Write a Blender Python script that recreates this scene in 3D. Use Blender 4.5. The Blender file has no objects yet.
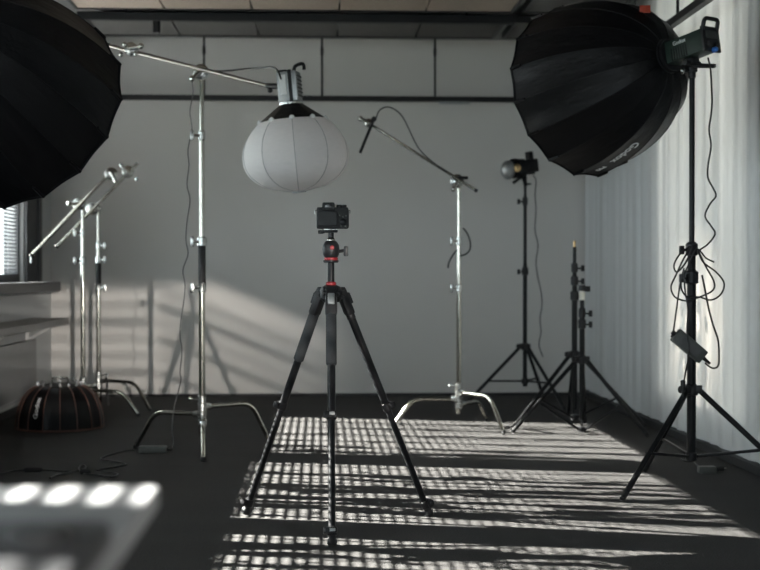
import bpy, bmesh, math, random
from mathutils import Vector, Matrix, Quaternion

S = bpy.context.scene
COL = S.collection
R = math.radians

# ------------------------------------------------------------------ camera
F_PX = 1300.0
CAM_H = 0.97
YAW = math.atan(60 / F_PX)
PIT = math.atan(10 / F_PX)
cam_d = bpy.data.cameras.new('camera')
cam = bpy.data.objects.new('camera', cam_d)
COL.objects.link(cam)
cam_d.sensor_width = 36.0
cam_d.lens = 36.0 * F_PX / 760.0
cam.location = (0, 0, CAM_H)
cam.rotation_euler = (math.pi / 2 - PIT, 0, -YAW)
cam_d.clip_start = 0.05
cam_d.clip_end = 200
cam_d.dof.use_dof = True
cam_d.dof.focus_distance = 5.0
cam_d.dof.aperture_fstop = 3.1
S.camera = cam

# ------------------------------------------------------------------ world, sun, exposure
world = bpy.data.worlds.new('sky')
S.world = world
world.use_nodes = True
bg = world.node_tree.nodes['Background']
bg.inputs[0].default_value = (0.86, 0.94, 1.0, 1)
bg.inputs[1].default_value = 9.5

SUN_DIR = Vector((1.0, -0.253, -0.54)).normalized()
sd = bpy.data.lights.new('sun', 'SUN')
sd.energy = 140.0
sd.angle = 0.006
sd.color = (1.0, 0.93, 0.86)
sun = bpy.data.objects.new('sun', sd)
COL.objects.link(sun)
sun.rotation_euler = SUN_DIR.to_track_quat('-Z', 'Y').to_euler()
sun.location = (-12, 9, 9)

# unseen spot lamps added to make the wall streaks and the curtain dapple
def glare_lamp(loc, aim, energy, size, soft, col):
    d = bpy.data.lights.new('added_glare_spot', 'SPOT')
    d.energy = energy; d.spot_size = R(size); d.spot_blend = 1.0; d.shadow_soft_size = soft; d.color = col
    o = bpy.data.objects.new('added_glare_spot', d); COL.objects.link(o)
    o.location = loc
    o.rotation_euler = (Vector(aim) - Vector(loc)).to_track_quat('-Z', 'Y').to_euler()
glare_lamp((3.4, -12.0, 1.77), (-1.60, 10.43, 0.42), 9000.0, 10, 0.05, (1.0, 0.93, 0.86))
glare_lamp((5.6, 6.9, 0.95), (2.15, 7.35, 0.70), 5000.0, 21, 0.012, (1.0, 0.95, 0.90))

# sky portals in the window openings (they only guide the sky's own light)
BAYS = [(7.56, 9.45), (5.62, 7.30), (3.75, 5.42), (1.85, 3.50), (-0.05, 1.60)]
SILL_Z, HEAD_Z = 0.92, 2.22
def portal(loc, rot, sx, sy):
    d = bpy.data.lights.new('sky_portal', 'AREA')
    d.shape = 'RECTANGLE'; d.size = sx; d.size_y = sy
    d.cycles.is_portal = True
    o = bpy.data.objects.new('sky_portal', d); COL.objects.link(o)
    o.location = loc; o.rotation_euler = rot
for a, b in BAYS:
    portal((-2.42, (a + b) / 2, (SILL_Z + HEAD_Z) / 2), (0, R(-90), 0), HEAD_Z - SILL_Z, b - a)
RW = (6.42, 8.22)
portal((2.46, sum(RW) / 2, 1.5), (0, R(90), 0), 2.5, RW[1] - RW[0])
FWX, FWZ = (-1.95, -0.30), (0.75, 2.45)
GWX, GWZ = (0.45, 1.95), (0.93, 1.37)      # small slatted opening added behind the camera to shape the glare
portal((sum(FWX) / 2, -1.9, sum(FWZ) / 2), (R(90), 0, 0), FWX[1] - FWX[0], FWZ[1] - FWZ[0])

vs = S.view_settings
vs.view_transform = 'Standard'
vs.look = 'None'
vs.gamma = 1.0
vs.use_curve_mapping = False
vs.exposure = 0.44
S.cycles.use_denoising = True
S.cycles.max_bounces = 8
S.cycles.diffuse_bounces = 5
S.cycles.transparent_max_bounces = 16
S.cycles.sample_clamp_indirect = 4.0
S.cycles.caustics_reflective = False
S.cycles.caustics_refractive = False

# ------------------------------------------------------------------ projection helpers (pixel + depth -> place in the room)
_F = Vector((math.sin(YAW) * math.cos(PIT), math.cos(YAW) * math.cos(PIT), -math.sin(PIT)))
_R = Vector((math.cos(YAW), -math.sin(YAW), 0))
_U = _R.cross(_F)
_C = Vector((0, 0, CAM_H))
def ray(px, py):
    return _F + _R * ((px - 380) / F_PX) - _U * ((py - 285) / F_PX)
def at(px, py, y):
    d = ray(px, py)
    return _C + d * (y / d.y)
def fl(px, py, z=0.0):
    d = ray(px, py)
    return _C + d * ((z - CAM_H) / d.z)

# ------------------------------------------------------------------ materials
M = {}
def mat(key, col, rough=0.6, metal=0.0, var=0.12, scale=40.0, bump=0.0, bscale=None, stretch=None,
        sheen=0.0, spec=0.5, coat=0.0):
    m = bpy.data.materials.new(key)
    m.use_nodes = True
    nt = m.node_tree
    b = nt.nodes['Principled BSDF']
    b.inputs['Roughness'].default_value = rough
    b.inputs['Metallic'].default_value = metal
    b.inputs['Specular IOR Level'].default_value = spec
    b.inputs['Sheen Weight'].default_value = sheen
    b.inputs['Coat Weight'].default_value = coat
    tc = nt.nodes.new('ShaderNodeTexCoord')
    mp = nt.nodes.new('ShaderNodeMapping')
    if stretch: mp.inputs['Scale'].default_value = stretch
    nt.links.new(tc.outputs['Object'], mp.inputs[0])
    n = nt.nodes.new('ShaderNodeTexNoise')
    n.inputs['Scale'].default_value = scale
    n.inputs['Detail'].default_value = 3
    nt.links.new(mp.outputs[0], n.inputs['Vector'])
    r = nt.nodes.new('ShaderNodeValToRGB')
    c = Vector(col)
    r.color_ramp.elements[0].color = (*(c * (1 - var)), 1)
    r.color_ramp.elements[1].color = (*(min(1, x) for x in c * (1 + var)), 1)
    r.color_ramp.elements[0].position = 0.3
    r.color_ramp.elements[1].position = 0.7
    nt.links.new(n.outputs['Fac'], r.inputs[0])
    nt.links.new(r.outputs[0], b.inputs['Base Color'])
    if bump:
        n2 = nt.nodes.new('ShaderNodeTexNoise')
        n2.inputs['Scale'].default_value = bscale or scale
        n2.inputs['Detail'].default_value = 4
        nt.links.new(mp.outputs[0], n2.inputs['Vector'])
        bp = nt.nodes.new('ShaderNodeBump')
        bp.inputs['Strength'].default_value = bump
        bp.inputs['Distance'].default_value = 0.01
        nt.links.new(n2.outputs['Fac'], bp.inputs['Height'])
        nt.links.new(bp.outputs[0], b.inputs['Normal'])
    M[key] = m
    return m

mat('wall', (0.585, 0.57, 0.545), 0.85, var=0.02, scale=1.3, bump=0.04, bscale=60)
mat('wall_side', (0.56, 0.57, 0.57), 0.8, var=0.02, scale=1.3, bump=0.04, bscale=60)
mat('ceiling', (0.17, 0.17, 0.17), 0.9, var=0.08, scale=3)
mat('skirting', (0.012, 0.012, 0.013), 0.6, var=0.1)
mat('frame_dark', (0.035, 0.036, 0.04), 0.5, var=0.06, scale=10)
mat('sill', (0.10, 0.10, 0.105), 0.5, var=0.06, scale=6)
mat('slat', (0.52, 0.54, 0.56), 0.4, var=0.03, scale=10)
mat('panel_brown', (0.25, 0.20, 0.165), 0.95, var=0.22, scale=160, bump=0.5, bscale=180)
mat('panel_shaded', (0.06, 0.057, 0.054), 0.95, var=0.22, scale=160, bump=0.5, bscale=180)  # same wood fibre as the brown panels, with shade put into its colour
mat('black_metal', (0.008, 0.008, 0.0085), 0.45, var=0.15, scale=30, spec=0.22)
mat('boom_grey', (0.20, 0.185, 0.17), 0.3, metal=1.0, var=0.1, scale=20)
mat('black_satin', (0.011, 0.011, 0.012), 0.42, var=0.15, scale=60, bump=0.05, spec=0.28)
mat('black_rubber', (0.012, 0.012, 0.012), 0.75, var=0.2, scale=90, bump=0.15)
mat('foam', (0.02, 0.022, 0.024), 0.8, var=0.2, scale=200, bump=0.3)
mat('stand_tube', (0.009, 0.0092, 0.010), 0.33, metal=0.0, var=0.1, scale=20, spec=0.15)
mat('chrome', (0.43, 0.415, 0.37), 0.14, metal=1.0, var=0.05, scale=25)
mat('cast_metal', (0.48, 0.485, 0.47), 0.26, metal=1.0, var=0.1, scale=60, bump=0.1)
mat('brass', (0.62, 0.44, 0.22), 0.3, metal=1.0, var=0.1)
mat('softbox_cloth', (0.0035, 0.0035, 0.004), 0.42, var=0.25, scale=7, bump=0.55, bscale=5.5, stretch=(3.5, 3.5, 0.8), sheen=0.0, spec=0.17)
mat('softbox_rib', (0.006, 0.006, 0.006), 0.6, var=0.2)
mat('rib_tape', (0.085, 0.036, 0.024), 0.7, var=0.2)
mat('white_print', (0.72, 0.72, 0.72), 0.6, var=0.03)
mat('red', (0.26, 0.010, 0.014), 0.4, var=0.1)
mat('orange_tag', (0.40, 0.05, 0.02), 0.6, var=0.1)
mat('light_green_body', (0.014, 0.026, 0.020), 0.45, var=0.12, scale=30, spec=0.25)
mat('light_grey_body', (0.30, 0.31, 0.31), 0.4, metal=0.6, var=0.08, scale=30)
mat('blue_plug', (0.03, 0.16, 0.55), 0.4, var=0.1)
mat('cable', (0.012, 0.012, 0.012), 0.5, var=0.1)
mat('seam_grey', (0.28, 0.28, 0.28), 0.6, var=0.05)
mat('cable_grey', (0.07, 0.07, 0.07), 0.5, var=0.1)
mat('brick_plastic', (0.06, 0.064, 0.058), 0.5, var=0.1, scale=80, bump=0.05)
mat('lcd', (0.022, 0.022, 0.021), 0.45, var=0.04, spec=0.2)
mat('screen', (0.018, 0.018, 0.018), 0.25, var=0.05)
mat('paint_white', (0.62, 0.62, 0.61), 0.55, var=0.03, scale=8)
mat('radiator', (0.36, 0.36, 0.36), 0.5, var=0.03, scale=8)
mat('ledge', (0.30, 0.295, 0.285), 0.6, var=0.05, scale=5)
mat('table_top', (0.24, 0.24, 0.245), 0.4, var=0.04, scale=9)
mat('pad', (0.028, 0.028, 0.030), 0.5, var=0.08, scale=12)
mat('bark', (0.07, 0.05, 0.035), 0.9, var=0.3, scale=20, bump=0.4)
mat('leaf', (0.05, 0.09, 0.03), 0.6, var=0.3, scale=15)
mat('outside_ground', (0.13, 0.14, 0.12), 0.9, var=0.2, scale=2)
mat('tape', (0.7, 0.68, 0.6), 0.6, var=0.05)

def translucent(key, dcol, tcol, tw, var=0.03, scale=30, bump=0.2, bscale=20, stretch=None):
    m = mat(key, dcol, 0.7, var=var, scale=scale, bump=bump, bscale=bscale, stretch=stretch)
    nt = m.node_tree
    b = nt.nodes['Principled BSDF']
    t = nt.nodes.new('ShaderNodeBsdfTranslucent')
    t.inputs[0].default_value = (*tcol, 1)
    mx = nt.nodes.new('ShaderNodeMixShader')
    mx.inputs[0].default_value = tw
    nt.links.new(b.outputs[0], mx.inputs[1])
    nt.links.new(t.outputs[0], mx.inputs[2])
    nt.links.new(mx.outputs[0], nt.nodes['Material Output'].inputs[0])
    return m
translucent('lantern_cloth', (0.92, 0.89, 0.88), (0.88, 0.85, 0.84), 0.38, bump=0.35, bscale=12, stretch=(1, 1, 3))
translucent('curtain', (0.60, 0.605, 0.60), (0.43, 0.375, 0.325), 0.22, bump=0.3, bscale=6, stretch=(2, 6, 0.5))

def banded(key, lo, hi, sy):
    nt = M[key].node_tree
    mx = next(n for n in nt.nodes if n.type == 'MIX_SHADER')
    tc = nt.nodes.new('ShaderNodeTexCoord'); mp = nt.nodes.new('ShaderNodeMapping'); mp.inputs['Scale'].default_value = (0.0, sy, 0.10)
    n = nt.nodes.new('ShaderNodeTexNoise'); n.inputs['Scale'].default_value = 1.0; n.inputs['Detail'].default_value = 4
    r = nt.nodes.new('ShaderNodeMapRange'); r.inputs['From Min'].default_value = .34; r.inputs['From Max'].default_value = .66
    r.inputs['To Min'].default_value = lo; r.inputs['To Max'].default_value = hi
    nt.links.new(tc.outputs['Object'], mp.inputs[0]); nt.links.new(mp.outputs[0], n.inputs['Vector'])
    nt.links.new(n.outputs['Fac'], r.inputs[0]); nt.links.new(r.outputs[0], mx.inputs[0])
banded('curtain', 0.04, 0.21, 6.5)

def glass(key):
    m = bpy.data.materials.new(key); m.use_nodes = True
    nt = m.node_tree
    nt.nodes.remove(nt.nodes['Principled BSDF'])
    tr = nt.nodes.new('ShaderNodeBsdfTransparent'); tr.inputs[0].default_value = (0.93, 0.96, 0.96, 1)
    gl = nt.nodes.new('ShaderNodeBsdfGlossy'); gl.inputs['Roughness'].default_value = 0.02
    mx = nt.nodes.new('ShaderNodeMixShader'); mx.inputs[0].default_value = 0.06
    nt.links.new(tr.outputs[0], mx.inputs[1]); nt.links.new(gl.outputs[0], mx.inputs[2])
    nt.links.new(mx.outputs[0], nt.nodes['Material Output'].inputs[0])
    M[key] = m
glass('glass')

def carpet_mat():
    m = bpy.data.materials.new('carpet'); m.use_nodes = True
    nt = m.node_tree; b = nt.nodes['Principled BSDF']
    b.inputs['Roughness'].default_value = 0.95
    b.inputs['Specular IOR Level'].default_value = 0.2
    b.inputs['Sheen Weight'].default_value = 0.0
    tc = nt.nodes.new('ShaderNodeTexCoord')
    n = nt.nodes.new('ShaderNodeTexNoise'); n.inputs['Scale'].default_value = 170; n.inputs['Detail'].default_value = 2
    nt.links.new(tc.outputs['Object'], n.inputs['Vector'])
    n2 = nt.nodes.new('ShaderNodeTexNoise'); n2.inputs['Scale'].default_value = 1.2
    mp = nt.nodes.new('ShaderNodeMapping'); mp.inputs['Scale'].default_value = (0.35, 3.0, 1)
    nt.links.new(tc.outputs['Object'], mp.inputs[0]); nt.links.new(mp.outputs[0], n2.inputs['Vector'])
    r = nt.nodes.new('ShaderNodeValToRGB')
    r.color_ramp.elements[0].color = (0.028, 0.0265, 0.026, 1); r.color_ramp.elements[0].position = 0.3
    r.color_ramp.elements[1].color = (0.070, 0.067, 0.065, 1); r.color_ramp.elements[1].position = 0.72
    nt.links.new(n.outputs['Fac'], r.inputs[0])
    mx = nt.nodes.new('ShaderNodeMixRGB'); mx.blend_type = 'MULTIPLY'; mx.inputs[0].default_value = 0.35
    nt.links.new(r.outputs[0], mx.inputs[1]); nt.links.new(n2.outputs['Fac'], mx.inputs[2])
    nt.links.new(mx.outputs[0], b.inputs['Base Color'])
    bp = nt.nodes.new('ShaderNodeBump'); bp.inputs['Strength'].default_value = 0.6; bp.inputs['Distance'].default_value = 0.006
    nt.links.new(n.outputs['Fac'], bp.inputs['Height']); nt.links.new(bp.outputs[0], b.inputs['Normal'])
    M['carpet'] = m
carpet_mat()

# ------------------------------------------------------------------ mesh builder
def basis(axis, up=None):
    z = Vector(axis).normalized()
    u = Vector(up) if up else (Vector((0, 0, 1)) if abs(z.z) < 0.95 else Vector((1, 0, 0)))
    x = u.cross(z)
    if x.length < 1e-6: x = Vector((1, 0, 0)).cross(z)
    x.normalize()
    return x, z.cross(x), z

def fillet(pts, rad, n=5):
    pts = [Vector(p) for p in pts]
    out = [pts[0]]
    for i in range(1, len(pts) - 1):
        a, b, c = pts[i - 1], pts[i], pts[i + 1]
        d1 = (a - b); d2 = (c - b)
        r = min(rad, d1.length * 0.49, d2.length * 0.49)
        p1 = b + d1.normalized() * r; p2 = b + d2.normalized() * r
        for k in range(n + 1):
            t = k / n
            out.append(p1 * (1 - t) ** 2 + b * 2 * t * (1 - t) + p2 * t * t)
    out.append(pts[-1])
    return out

def smooth_path(pts, n=6):
    pts = [Vector(p) for p in pts]
    P = [pts[0]] + pts + [pts[-1]]
    out = []
    for i in range(1, len(P) - 2):
        for k in range(n):
            t = k / n
            a, b, c, d = P[i - 1], P[i], P[i + 1], P[i + 2]
            out.append(0.5 * ((2 * b) + (c - a) * t + (2 * a - 5 * b + 4 * c - d) * t * t + (3 * b - a - 3 * c + d) * t ** 3))
    out.append(pts[-1])
    return out

class MB:
    def __init__(s):
        s.v = []; s.f = []
    def add(s, vs, fs):
        o = len(s.v)
        s.v += [Vector(p) for p in vs]
        s.f += [tuple(i + o for i in q) for q in fs]
        return s
    def box(s, c, size, ax=None, bev=0.0):
        # ax: (x, y, z) basis vectors ; bev: chamfer
        X, Y, Z = ax if ax else (Vector((1, 0, 0)), Vector((0, 1, 0)), Vector((0, 0, 1)))
        c = Vector(c); hx, hy, hz = (q / 2 for q in size)
        bm = bmesh.new()
        bmesh.ops.create_cube(bm, size=1)
        for v in bm.verts:
            v.co = Vector((v.co.x * 2 * hx, v.co.y * 2 * hy, v.co.z * 2 * hz))
        if bev > 0:
            bmesh.ops.bevel(bm, geom=list(bm.edges), offset=min(bev, hx * .9, hy * .9, hz * .9), segments=2, affect='EDGES', profile=0.6)
        bm.verts.index_update()
        vs = [c + X * v.co.x + Y * v.co.y + Z * v.co.z for v in bm.verts]
        fs = [tuple(v.index for v in f.verts) for f in bm.faces]
        bm.free()
        return s.add(vs, fs)
    def tube(s, path, r, seg=8, cap=True):
        path = [Vector(p) for p in path]
        n = len(path)
        rs = r if isinstance(r, (list, tuple)) else [r] * n
        t0 = (path[1] - path[0]).normalized()
        x, y, _ = basis(t0)
        vs = []; fs = []
        prev = t0
        for i, p in enumerate(path):
            if i == 0: t = t0
            elif i == n - 1: t = (path[i] - path[i - 1]).normalized()
            else:
                t = (path[i + 1] - path[i - 1])
                t = t.normalized() if t.length > 1e-9 else prev
            q = prev.rotation_difference(t)
            x = q @ x; y = q @ y; prev = t
            for k in range(seg):
                a = 2 * math.pi * k / seg
                vs.append(p + (x * math.cos(a) + y * math.sin(a)) * rs[i])
        for i in range(n - 1):
            for k in range(seg):
                k2 = (k + 1) % seg
                fs.append((i * seg + k, i * seg + k2, (i + 1) * seg + k2, (i + 1) * seg + k))
        if cap:
            fs.append(tuple(reversed(range(seg))))
            fs.append(tuple((n - 1) * seg + k for k in range(seg)))
        return s.add(vs, fs)
    def cyl(s, a, b, r, r2=None, seg=14):
        return s.tube([a, b], [r, r if r2 is None else r2], seg)
    def lathe(s, c, axis, prof, seg=24, up=None):
        # prof: list of (radius, height along the axis)
        x, y, z = basis(axis, up)
        c = Vector(c)
        vs = []; fs = []
        n = len(prof)
        for r, h in prof:
            for k in range(seg):
                a = 2 * math.pi * k / seg
                vs.append(c + (x * math.cos(a) + y * math.sin(a)) * max(r, 1e-5) + z * h)
        for i in range(n - 1):
            for k in range(seg):
                k2 = (k + 1) % seg
                fs.append((i * seg + k, i * seg + k2, (i + 1) * seg + k2, (i + 1) * seg + k))
        fs.append(tuple(reversed(range(seg))))
        fs.append(tuple((n - 1) * seg + k for k in range(seg)))
        return s.add(vs, fs)
    def ball(s, c, r, seg=12, rings=8, sc=(1, 1, 1)):
        prof = [(math.sin(math.pi * i / rings) * r, -math.cos(math.pi * i / rings) * r) for i in range(rings + 1)]
        o = len(s.v)
        s.lathe((0, 0, 0), (0, 0, 1), prof, seg)
        for i in range(o, len(s.v)):
            p = s.v[i]
            s.v[i] = Vector(c) + Vector((p.x * sc[0], p.y * sc[1], p.z * sc[2]))
        return s
    def mesh(s, name, off=Vector((0, 0, 0)), smooth=True, angle=35):
        me = bpy.data.meshes.new(name)
        me.from_pydata([tuple(p - off) for p in s.v], [], s.f)
        me.update()
        if smooth:
            bm = bmesh.new(); bm.from_mesh(me)
            bmesh.ops.recalc_face_normals(bm, faces=bm.faces)
            lim = R(angle)
            for f in bm.faces: f.smooth = True
            for e in bm.edges:
                if len(e.link_faces) == 2 and e.calc_face_angle(0) > lim: e.smooth = False
            bm.to_mesh(me); bm.free()
        return me
    def build(s, name, m, parent=None, local=False, smooth=True, angle=35):
        off = Vector((0, 0, 0))
        if parent is not None and not local:
            p = parent
            while p is not None:
                off += p.location; p = p.parent
        me = s.mesh(name, off, smooth, angle)
        me.materials.append(M[m])
        o = bpy.data.objects.new(name, me)
        COL.objects.link(o)
        if parent is not None: o.parent = parent
        return o

def tag(o, label, cat, group=None, kind=None):
    if label: o['label'] = label
    if cat: o['category'] = cat
    if group: o['group'] = group
    if kind: o['kind'] = kind
    return o
def thing(name, label, cat, loc=(0, 0, 0), group=None):
    o = bpy.data.objects.new(name, None)
    COL.objects.link(o)
    o.empty_display_size = 0.05
    o.location = loc
    return tag(o, label, cat, group)
def struct(o):
    o['kind'] = 'structure'
    return o
def link_copy(me_obj, parent, mw=None, name=None):
    c = bpy.data.objects.new(name or me_obj.name.split('.')[0], me_obj.data)
    COL.objects.link(c)
    c.parent = parent
    if mw is not None: c.matrix_local = mw
    return c

def text_mesh(txt, size, ext=0.0006):
    cu = bpy.data.curves.new('lettering', 'FONT')
    cu.body = txt; cu.size = size; cu.extrude = ext; cu.resolution_u = 3
    cu.align_x = 'CENTER'; cu.align_y = 'CENTER'; cu.offset = size * 0.012
    o = bpy.data.objects.new('lettering', cu)
    COL.objects.link(o)
    dg = bpy.context.evaluated_depsgraph_get(); dg.update()
    me = bpy.data.meshes.new_from_object(o.evaluated_get(dg))
    bpy.data.objects.remove(o); bpy.data.curves.remove(cu)
    return me

# ================================================================== THE ROOM
XL, XR, YB, YF, ZC = -2.13, 2.185, 10.43, -1.6, 2.86
T = 0.16

mb = MB(); mb.box(((XL + XR) / 2, (YB + YF) / 2, -0.05), (XR - XL + 2 * T, YB - YF + 2 * T, 0.1))
struct(mb.build('floor', 'carpet', smooth=False))
mb = MB(); mb.box(((XL + XR) / 2, (YB + YF) / 2, ZC + 0.05), (XR - XL + 2 * T, YB - YF + 2 * T, 0.1))
struct(mb.build('ceiling', 'ceiling', smooth=False))
mb = MB(); mb.box(((XL + XR) / 2, YB + T / 2, ZC / 2), (XR - XL + 2 * T, T, ZC))
wall_back = struct(mb.build('wall_back', 'wall', smooth=False))
mb = MB(); yq = YF - T / 2
mb.box(((XL + XR) / 2, yq, FWZ[0] / 2), (XR - XL + 2 * T, T, FWZ[0]))
mb.box(((XL + XR) / 2, yq, (FWZ[1] + ZC) / 2), (XR - XL + 2 * T, T, ZC - FWZ[1]))
mb.box(((XL - T + FWX[0]) / 2, yq, sum(FWZ) / 2), (FWX[0] - XL + T, T, FWZ[1] - FWZ[0]))
mb.box(((GWX[0] + FWX[1]) / 2, yq, sum(FWZ) / 2), (GWX[0] - FWX[1], T, FWZ[1] - FWZ[0]))
mb.box(((XR + T + GWX[1]) / 2, yq, sum(FWZ) / 2), (XR + T - GWX[1], T, FWZ[1] - FWZ[0]))
mb.box((sum(GWX) / 2, yq, (FWZ[0] + GWZ[0]) / 2), (GWX[1] - GWX[0], T, GWZ[0] - FWZ[0]))
mb.box((sum(GWX) / 2, yq, (FWZ[1] + GWZ[1]) / 2), (GWX[1] - GWX[0], T, FWZ[1] - GWZ[1]))
struct(mb.build('wall_front', 'wall', smooth=False))
# left wall with its window openings
mb = MB()
xm = XL - T / 2
mb.box((xm, (YB + YF) / 2, SILL_Z / 2), (T, YB - YF, SILL_Z))
mb.box((xm, (YB + YF) / 2, (HEAD_Z + ZC) / 2), (T, YB - YF, ZC - HEAD_Z))
edges = [YB] + [q for a, b in BAYS for q in (b, a)] + [YF]
for i in range(0, len(edges), 2):
    a, b = edges[i], edges[i + 1]
    mb.box((xm, (a + b) / 2, (SILL_Z + HEAD_Z) / 2), (T, a - b, HEAD_Z - SILL_Z))
wall_left = struct(mb.build('wall_left', 'wall_side', smooth=False))
# right wall with an opening added to light the curtain
mb = MB()
xm = XR + T / 2
mb.box((xm, (YF + RW[0]) / 2, ZC / 2), (T, RW[0] - YF, ZC))
mb.box((xm, (YB + RW[1]) / 2, ZC / 2), (T, YB - RW[1], ZC))
mb.box((xm, sum(RW) / 2, 0.12), (T, RW[1] - RW[0], 0.24))
mb.box((xm, sum(RW) / 2, ZC - 0.04), (T, RW[1] - RW[0], 0.08))
wall_right = struct(mb.build('wall_right', 'wall_side', smooth=False))

def skirting(name, a, b, c, d, h=0.05):
    m_ = MB(); m_.box(((a + b) / 2, (c + d) / 2, h / 2), (abs(b - a), abs(d - c), h), bev=0.003)
    struct(m_.build(name, 'skirting', smooth=False))
skirting('baseboard_back', XL, XR, YB - 0.014, YB, 0.022)
skirting('baseboard_right', XR - 0.075, XR, YF, YB - 0.014, 0.042)
skirting('baseboard_left', XL, XL + 0.014, YF, YB - 0.014)

# windows with dark frames, panes and tilted blind slats
for wi, (a, b) in enumerate(BAYS):
    root = struct(bpy.data.objects.new('window_%d' % (wi + 1), None)); COL.objects.link(root)
    root.location = (XL - 0.10, (a + b) / 2, SILL_Z)
    fr = MB(); fw = 0.055; xx = XL - 0.075; dep = 0.10
    yc = (a + b) / 2; zc = (SILL_Z + HEAD_Z) / 2
    fr.box((xx, a + fw / 2, zc), (dep, fw, HEAD_Z - SILL_Z)); fr.box((xx, b - fw / 2, zc), (dep, fw, HEAD_Z - SILL_Z))
    fr.box((xx, yc, SILL_Z + fw / 2), (dep, b - a, fw)); fr.box((xx, yc, HEAD_Z - fw / 2), (dep, b - a, fw))
    fr.build('window_frame', 'frame_dark', root, smooth=False)
    p = MB(); p.box((XL - 0.105, yc, zc), (0.006, b - a - 2 * fw, HEAD_Z - SILL_Z - 2 * fw)); p.build('pane', 'glass', root, smooth=False)
    sl = MB(); z = SILL_Z + fw + 0.02
    tx = R(-6)
    ax = (Vector((math.cos(tx), 0, -math.sin(tx))), Vector((0, 1, 0)), Vector((math.sin(tx), 0, math.cos(tx))))
    while z < HEAD_Z - fw - 0.03:
        sl.box((XL - 0.045, yc, z), (0.023, b - a - 2 * fw - 0.02, 0.0014), ax); z += 0.026
    o = sl.build('blind_slats', 'slat', root, smooth=False); o['kind'] = 'stuff'
    hh = (0.028, 0.11, 0.14, 0.14, 0.14)[wi]      # headrail depth shaped per bay to trim the sun patch on the floor
    hr = MB(); hr.box((XL - 0.045, yc, HEAD_Z - fw - hh / 2), (0.034, b - a - 2 * fw - 0.01, hh)); hr.build('blind_headrail', 'slat', root, smooth=False)
    for q in (0.18, 0.5, 0.82):
        c = MB(); c.cyl((XL - 0.028, a + (b - a) * q, SILL_Z + fw), (XL - 0.028, a + (b - a) * q, HEAD_Z - fw - 0.01), 0.0012, seg=5)
        c.build('blind_cord', 'slat', root)
gw = struct(bpy.data.objects.new('window_6', None)); COL.objects.link(gw); gw.location = (sum(GWX) / 2, YF - .05, GWZ[0])  # unseen slatted opening added to shape the wall streaks
zz = GWZ[0] + .05; kq = 0
while zz < GWZ[1] - .01:
    m_ = MB(); m_.box(((GWX[0] + 1.22) / 2, YF - .05, zz), (1.22 - GWX[0], .02, .016 + .012 * (kq % 3 == 1)), bev=0)
    xa, xb = 1.24, GWX[1]; sl_ = .42           # this half is slanted to slope the wall streaks
    u = Vector((xb - xa, 0, -sl_ * (xb - xa))); L_ = u.length; u.normalize()
    m_.box(Vector(((xa + xb) / 2, YF - .05, zz - sl_ * (xb - xa) / 2)), (L_, .02, .018 + .016 * (kq % 2)), (u, Vector((0, 1, 0)), u.cross(Vector((0, 1, 0)))))
    m_.build('slat', 'slat', gw, smooth=False); zz += .062; kq += 1
u = Vector((1, 0, -.42)).normalized()
m_ = MB(); m_.box(Vector((1.75, YF - .06, 1.37 + .10)), (1.3, .02, .42), (u, Vector((0, 1, 0)), u.cross(Vector((0, 1, 0))))); m_.build('added_glare_mask', 'slat', gw, smooth=False)  # added slanted board that masks the upper glare
fwr = struct(bpy.data.objects.new('window_7', None)); COL.objects.link(fwr); fwr.location = (sum(FWX) / 2, YF - .08, FWZ[0])  # unseen window added for fill light from behind the camera
m_ = MB(); m_.box((sum(FWX) / 2, YF - .08, sum(FWZ) / 2), (FWX[1] - FWX[0], .006, FWZ[1] - FWZ[0])); m_.build('pane', 'glass', fwr, smooth=False)
m_ = MB()
for xq in (FWX[0] + .03, sum(FWX) / 2, FWX[1] - .03): m_.box((xq, YF - .08, sum(FWZ) / 2), (.06, .06, FWZ[1] - FWZ[0]))
for zq in (FWZ[0] + .03, FWZ[1] - .03): m_.box((sum(FWX) / 2, YF - .08, zq), (FWX[1] - FWX[0], .06, .06))
m_.build('window_frame', 'frame_dark', fwr, smooth=False)
rwr = struct(bpy.data.objects.new('window_8', None)); COL.objects.link(rwr); rwr.location = (XR + .08, sum(RW) / 2, .24)  # unseen window added to backlight the curtain
m_ = MB(); m_.box((XR + .08, sum(RW) / 2, (.24 + ZC - .08) / 2), (.006, RW[1] - RW[0], ZC - .32)); m_.build('pane', 'glass', rwr, smooth=False)
# dark lining that closes the last bay against the corner
mb = MB(); mb.box((XL + 0.006, 9.74, 1.70), (0.012, 0.54, 1.56), bev=0.003)
mb.box((XL + 0.015, 9.90, 1.70), (0.03, 0.10, 1.56), bev=0.003)
mb.box((XL + 0.012, 9.50, 1.70), (0.024, 0.06, 1.56), bev=0.003)
struct(mb.build('trim_1', 'frame_dark', smooth=False))
# long sill board
mb = MB(); mb.box((XL + 0.085, (9.95 + 7.43) / 2, SILL_Z - 0.035), (0.17, 9.95 - 7.43, 0.07), bev=0.006)
mb.box((XL + 0.025, (7.43 + YF) / 2, SILL_Z - 0.035), (0.05, 7.43 - YF, 0.07), bev=0.006)
struct(mb.build('trim_2', 'sill', smooth=False))

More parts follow.
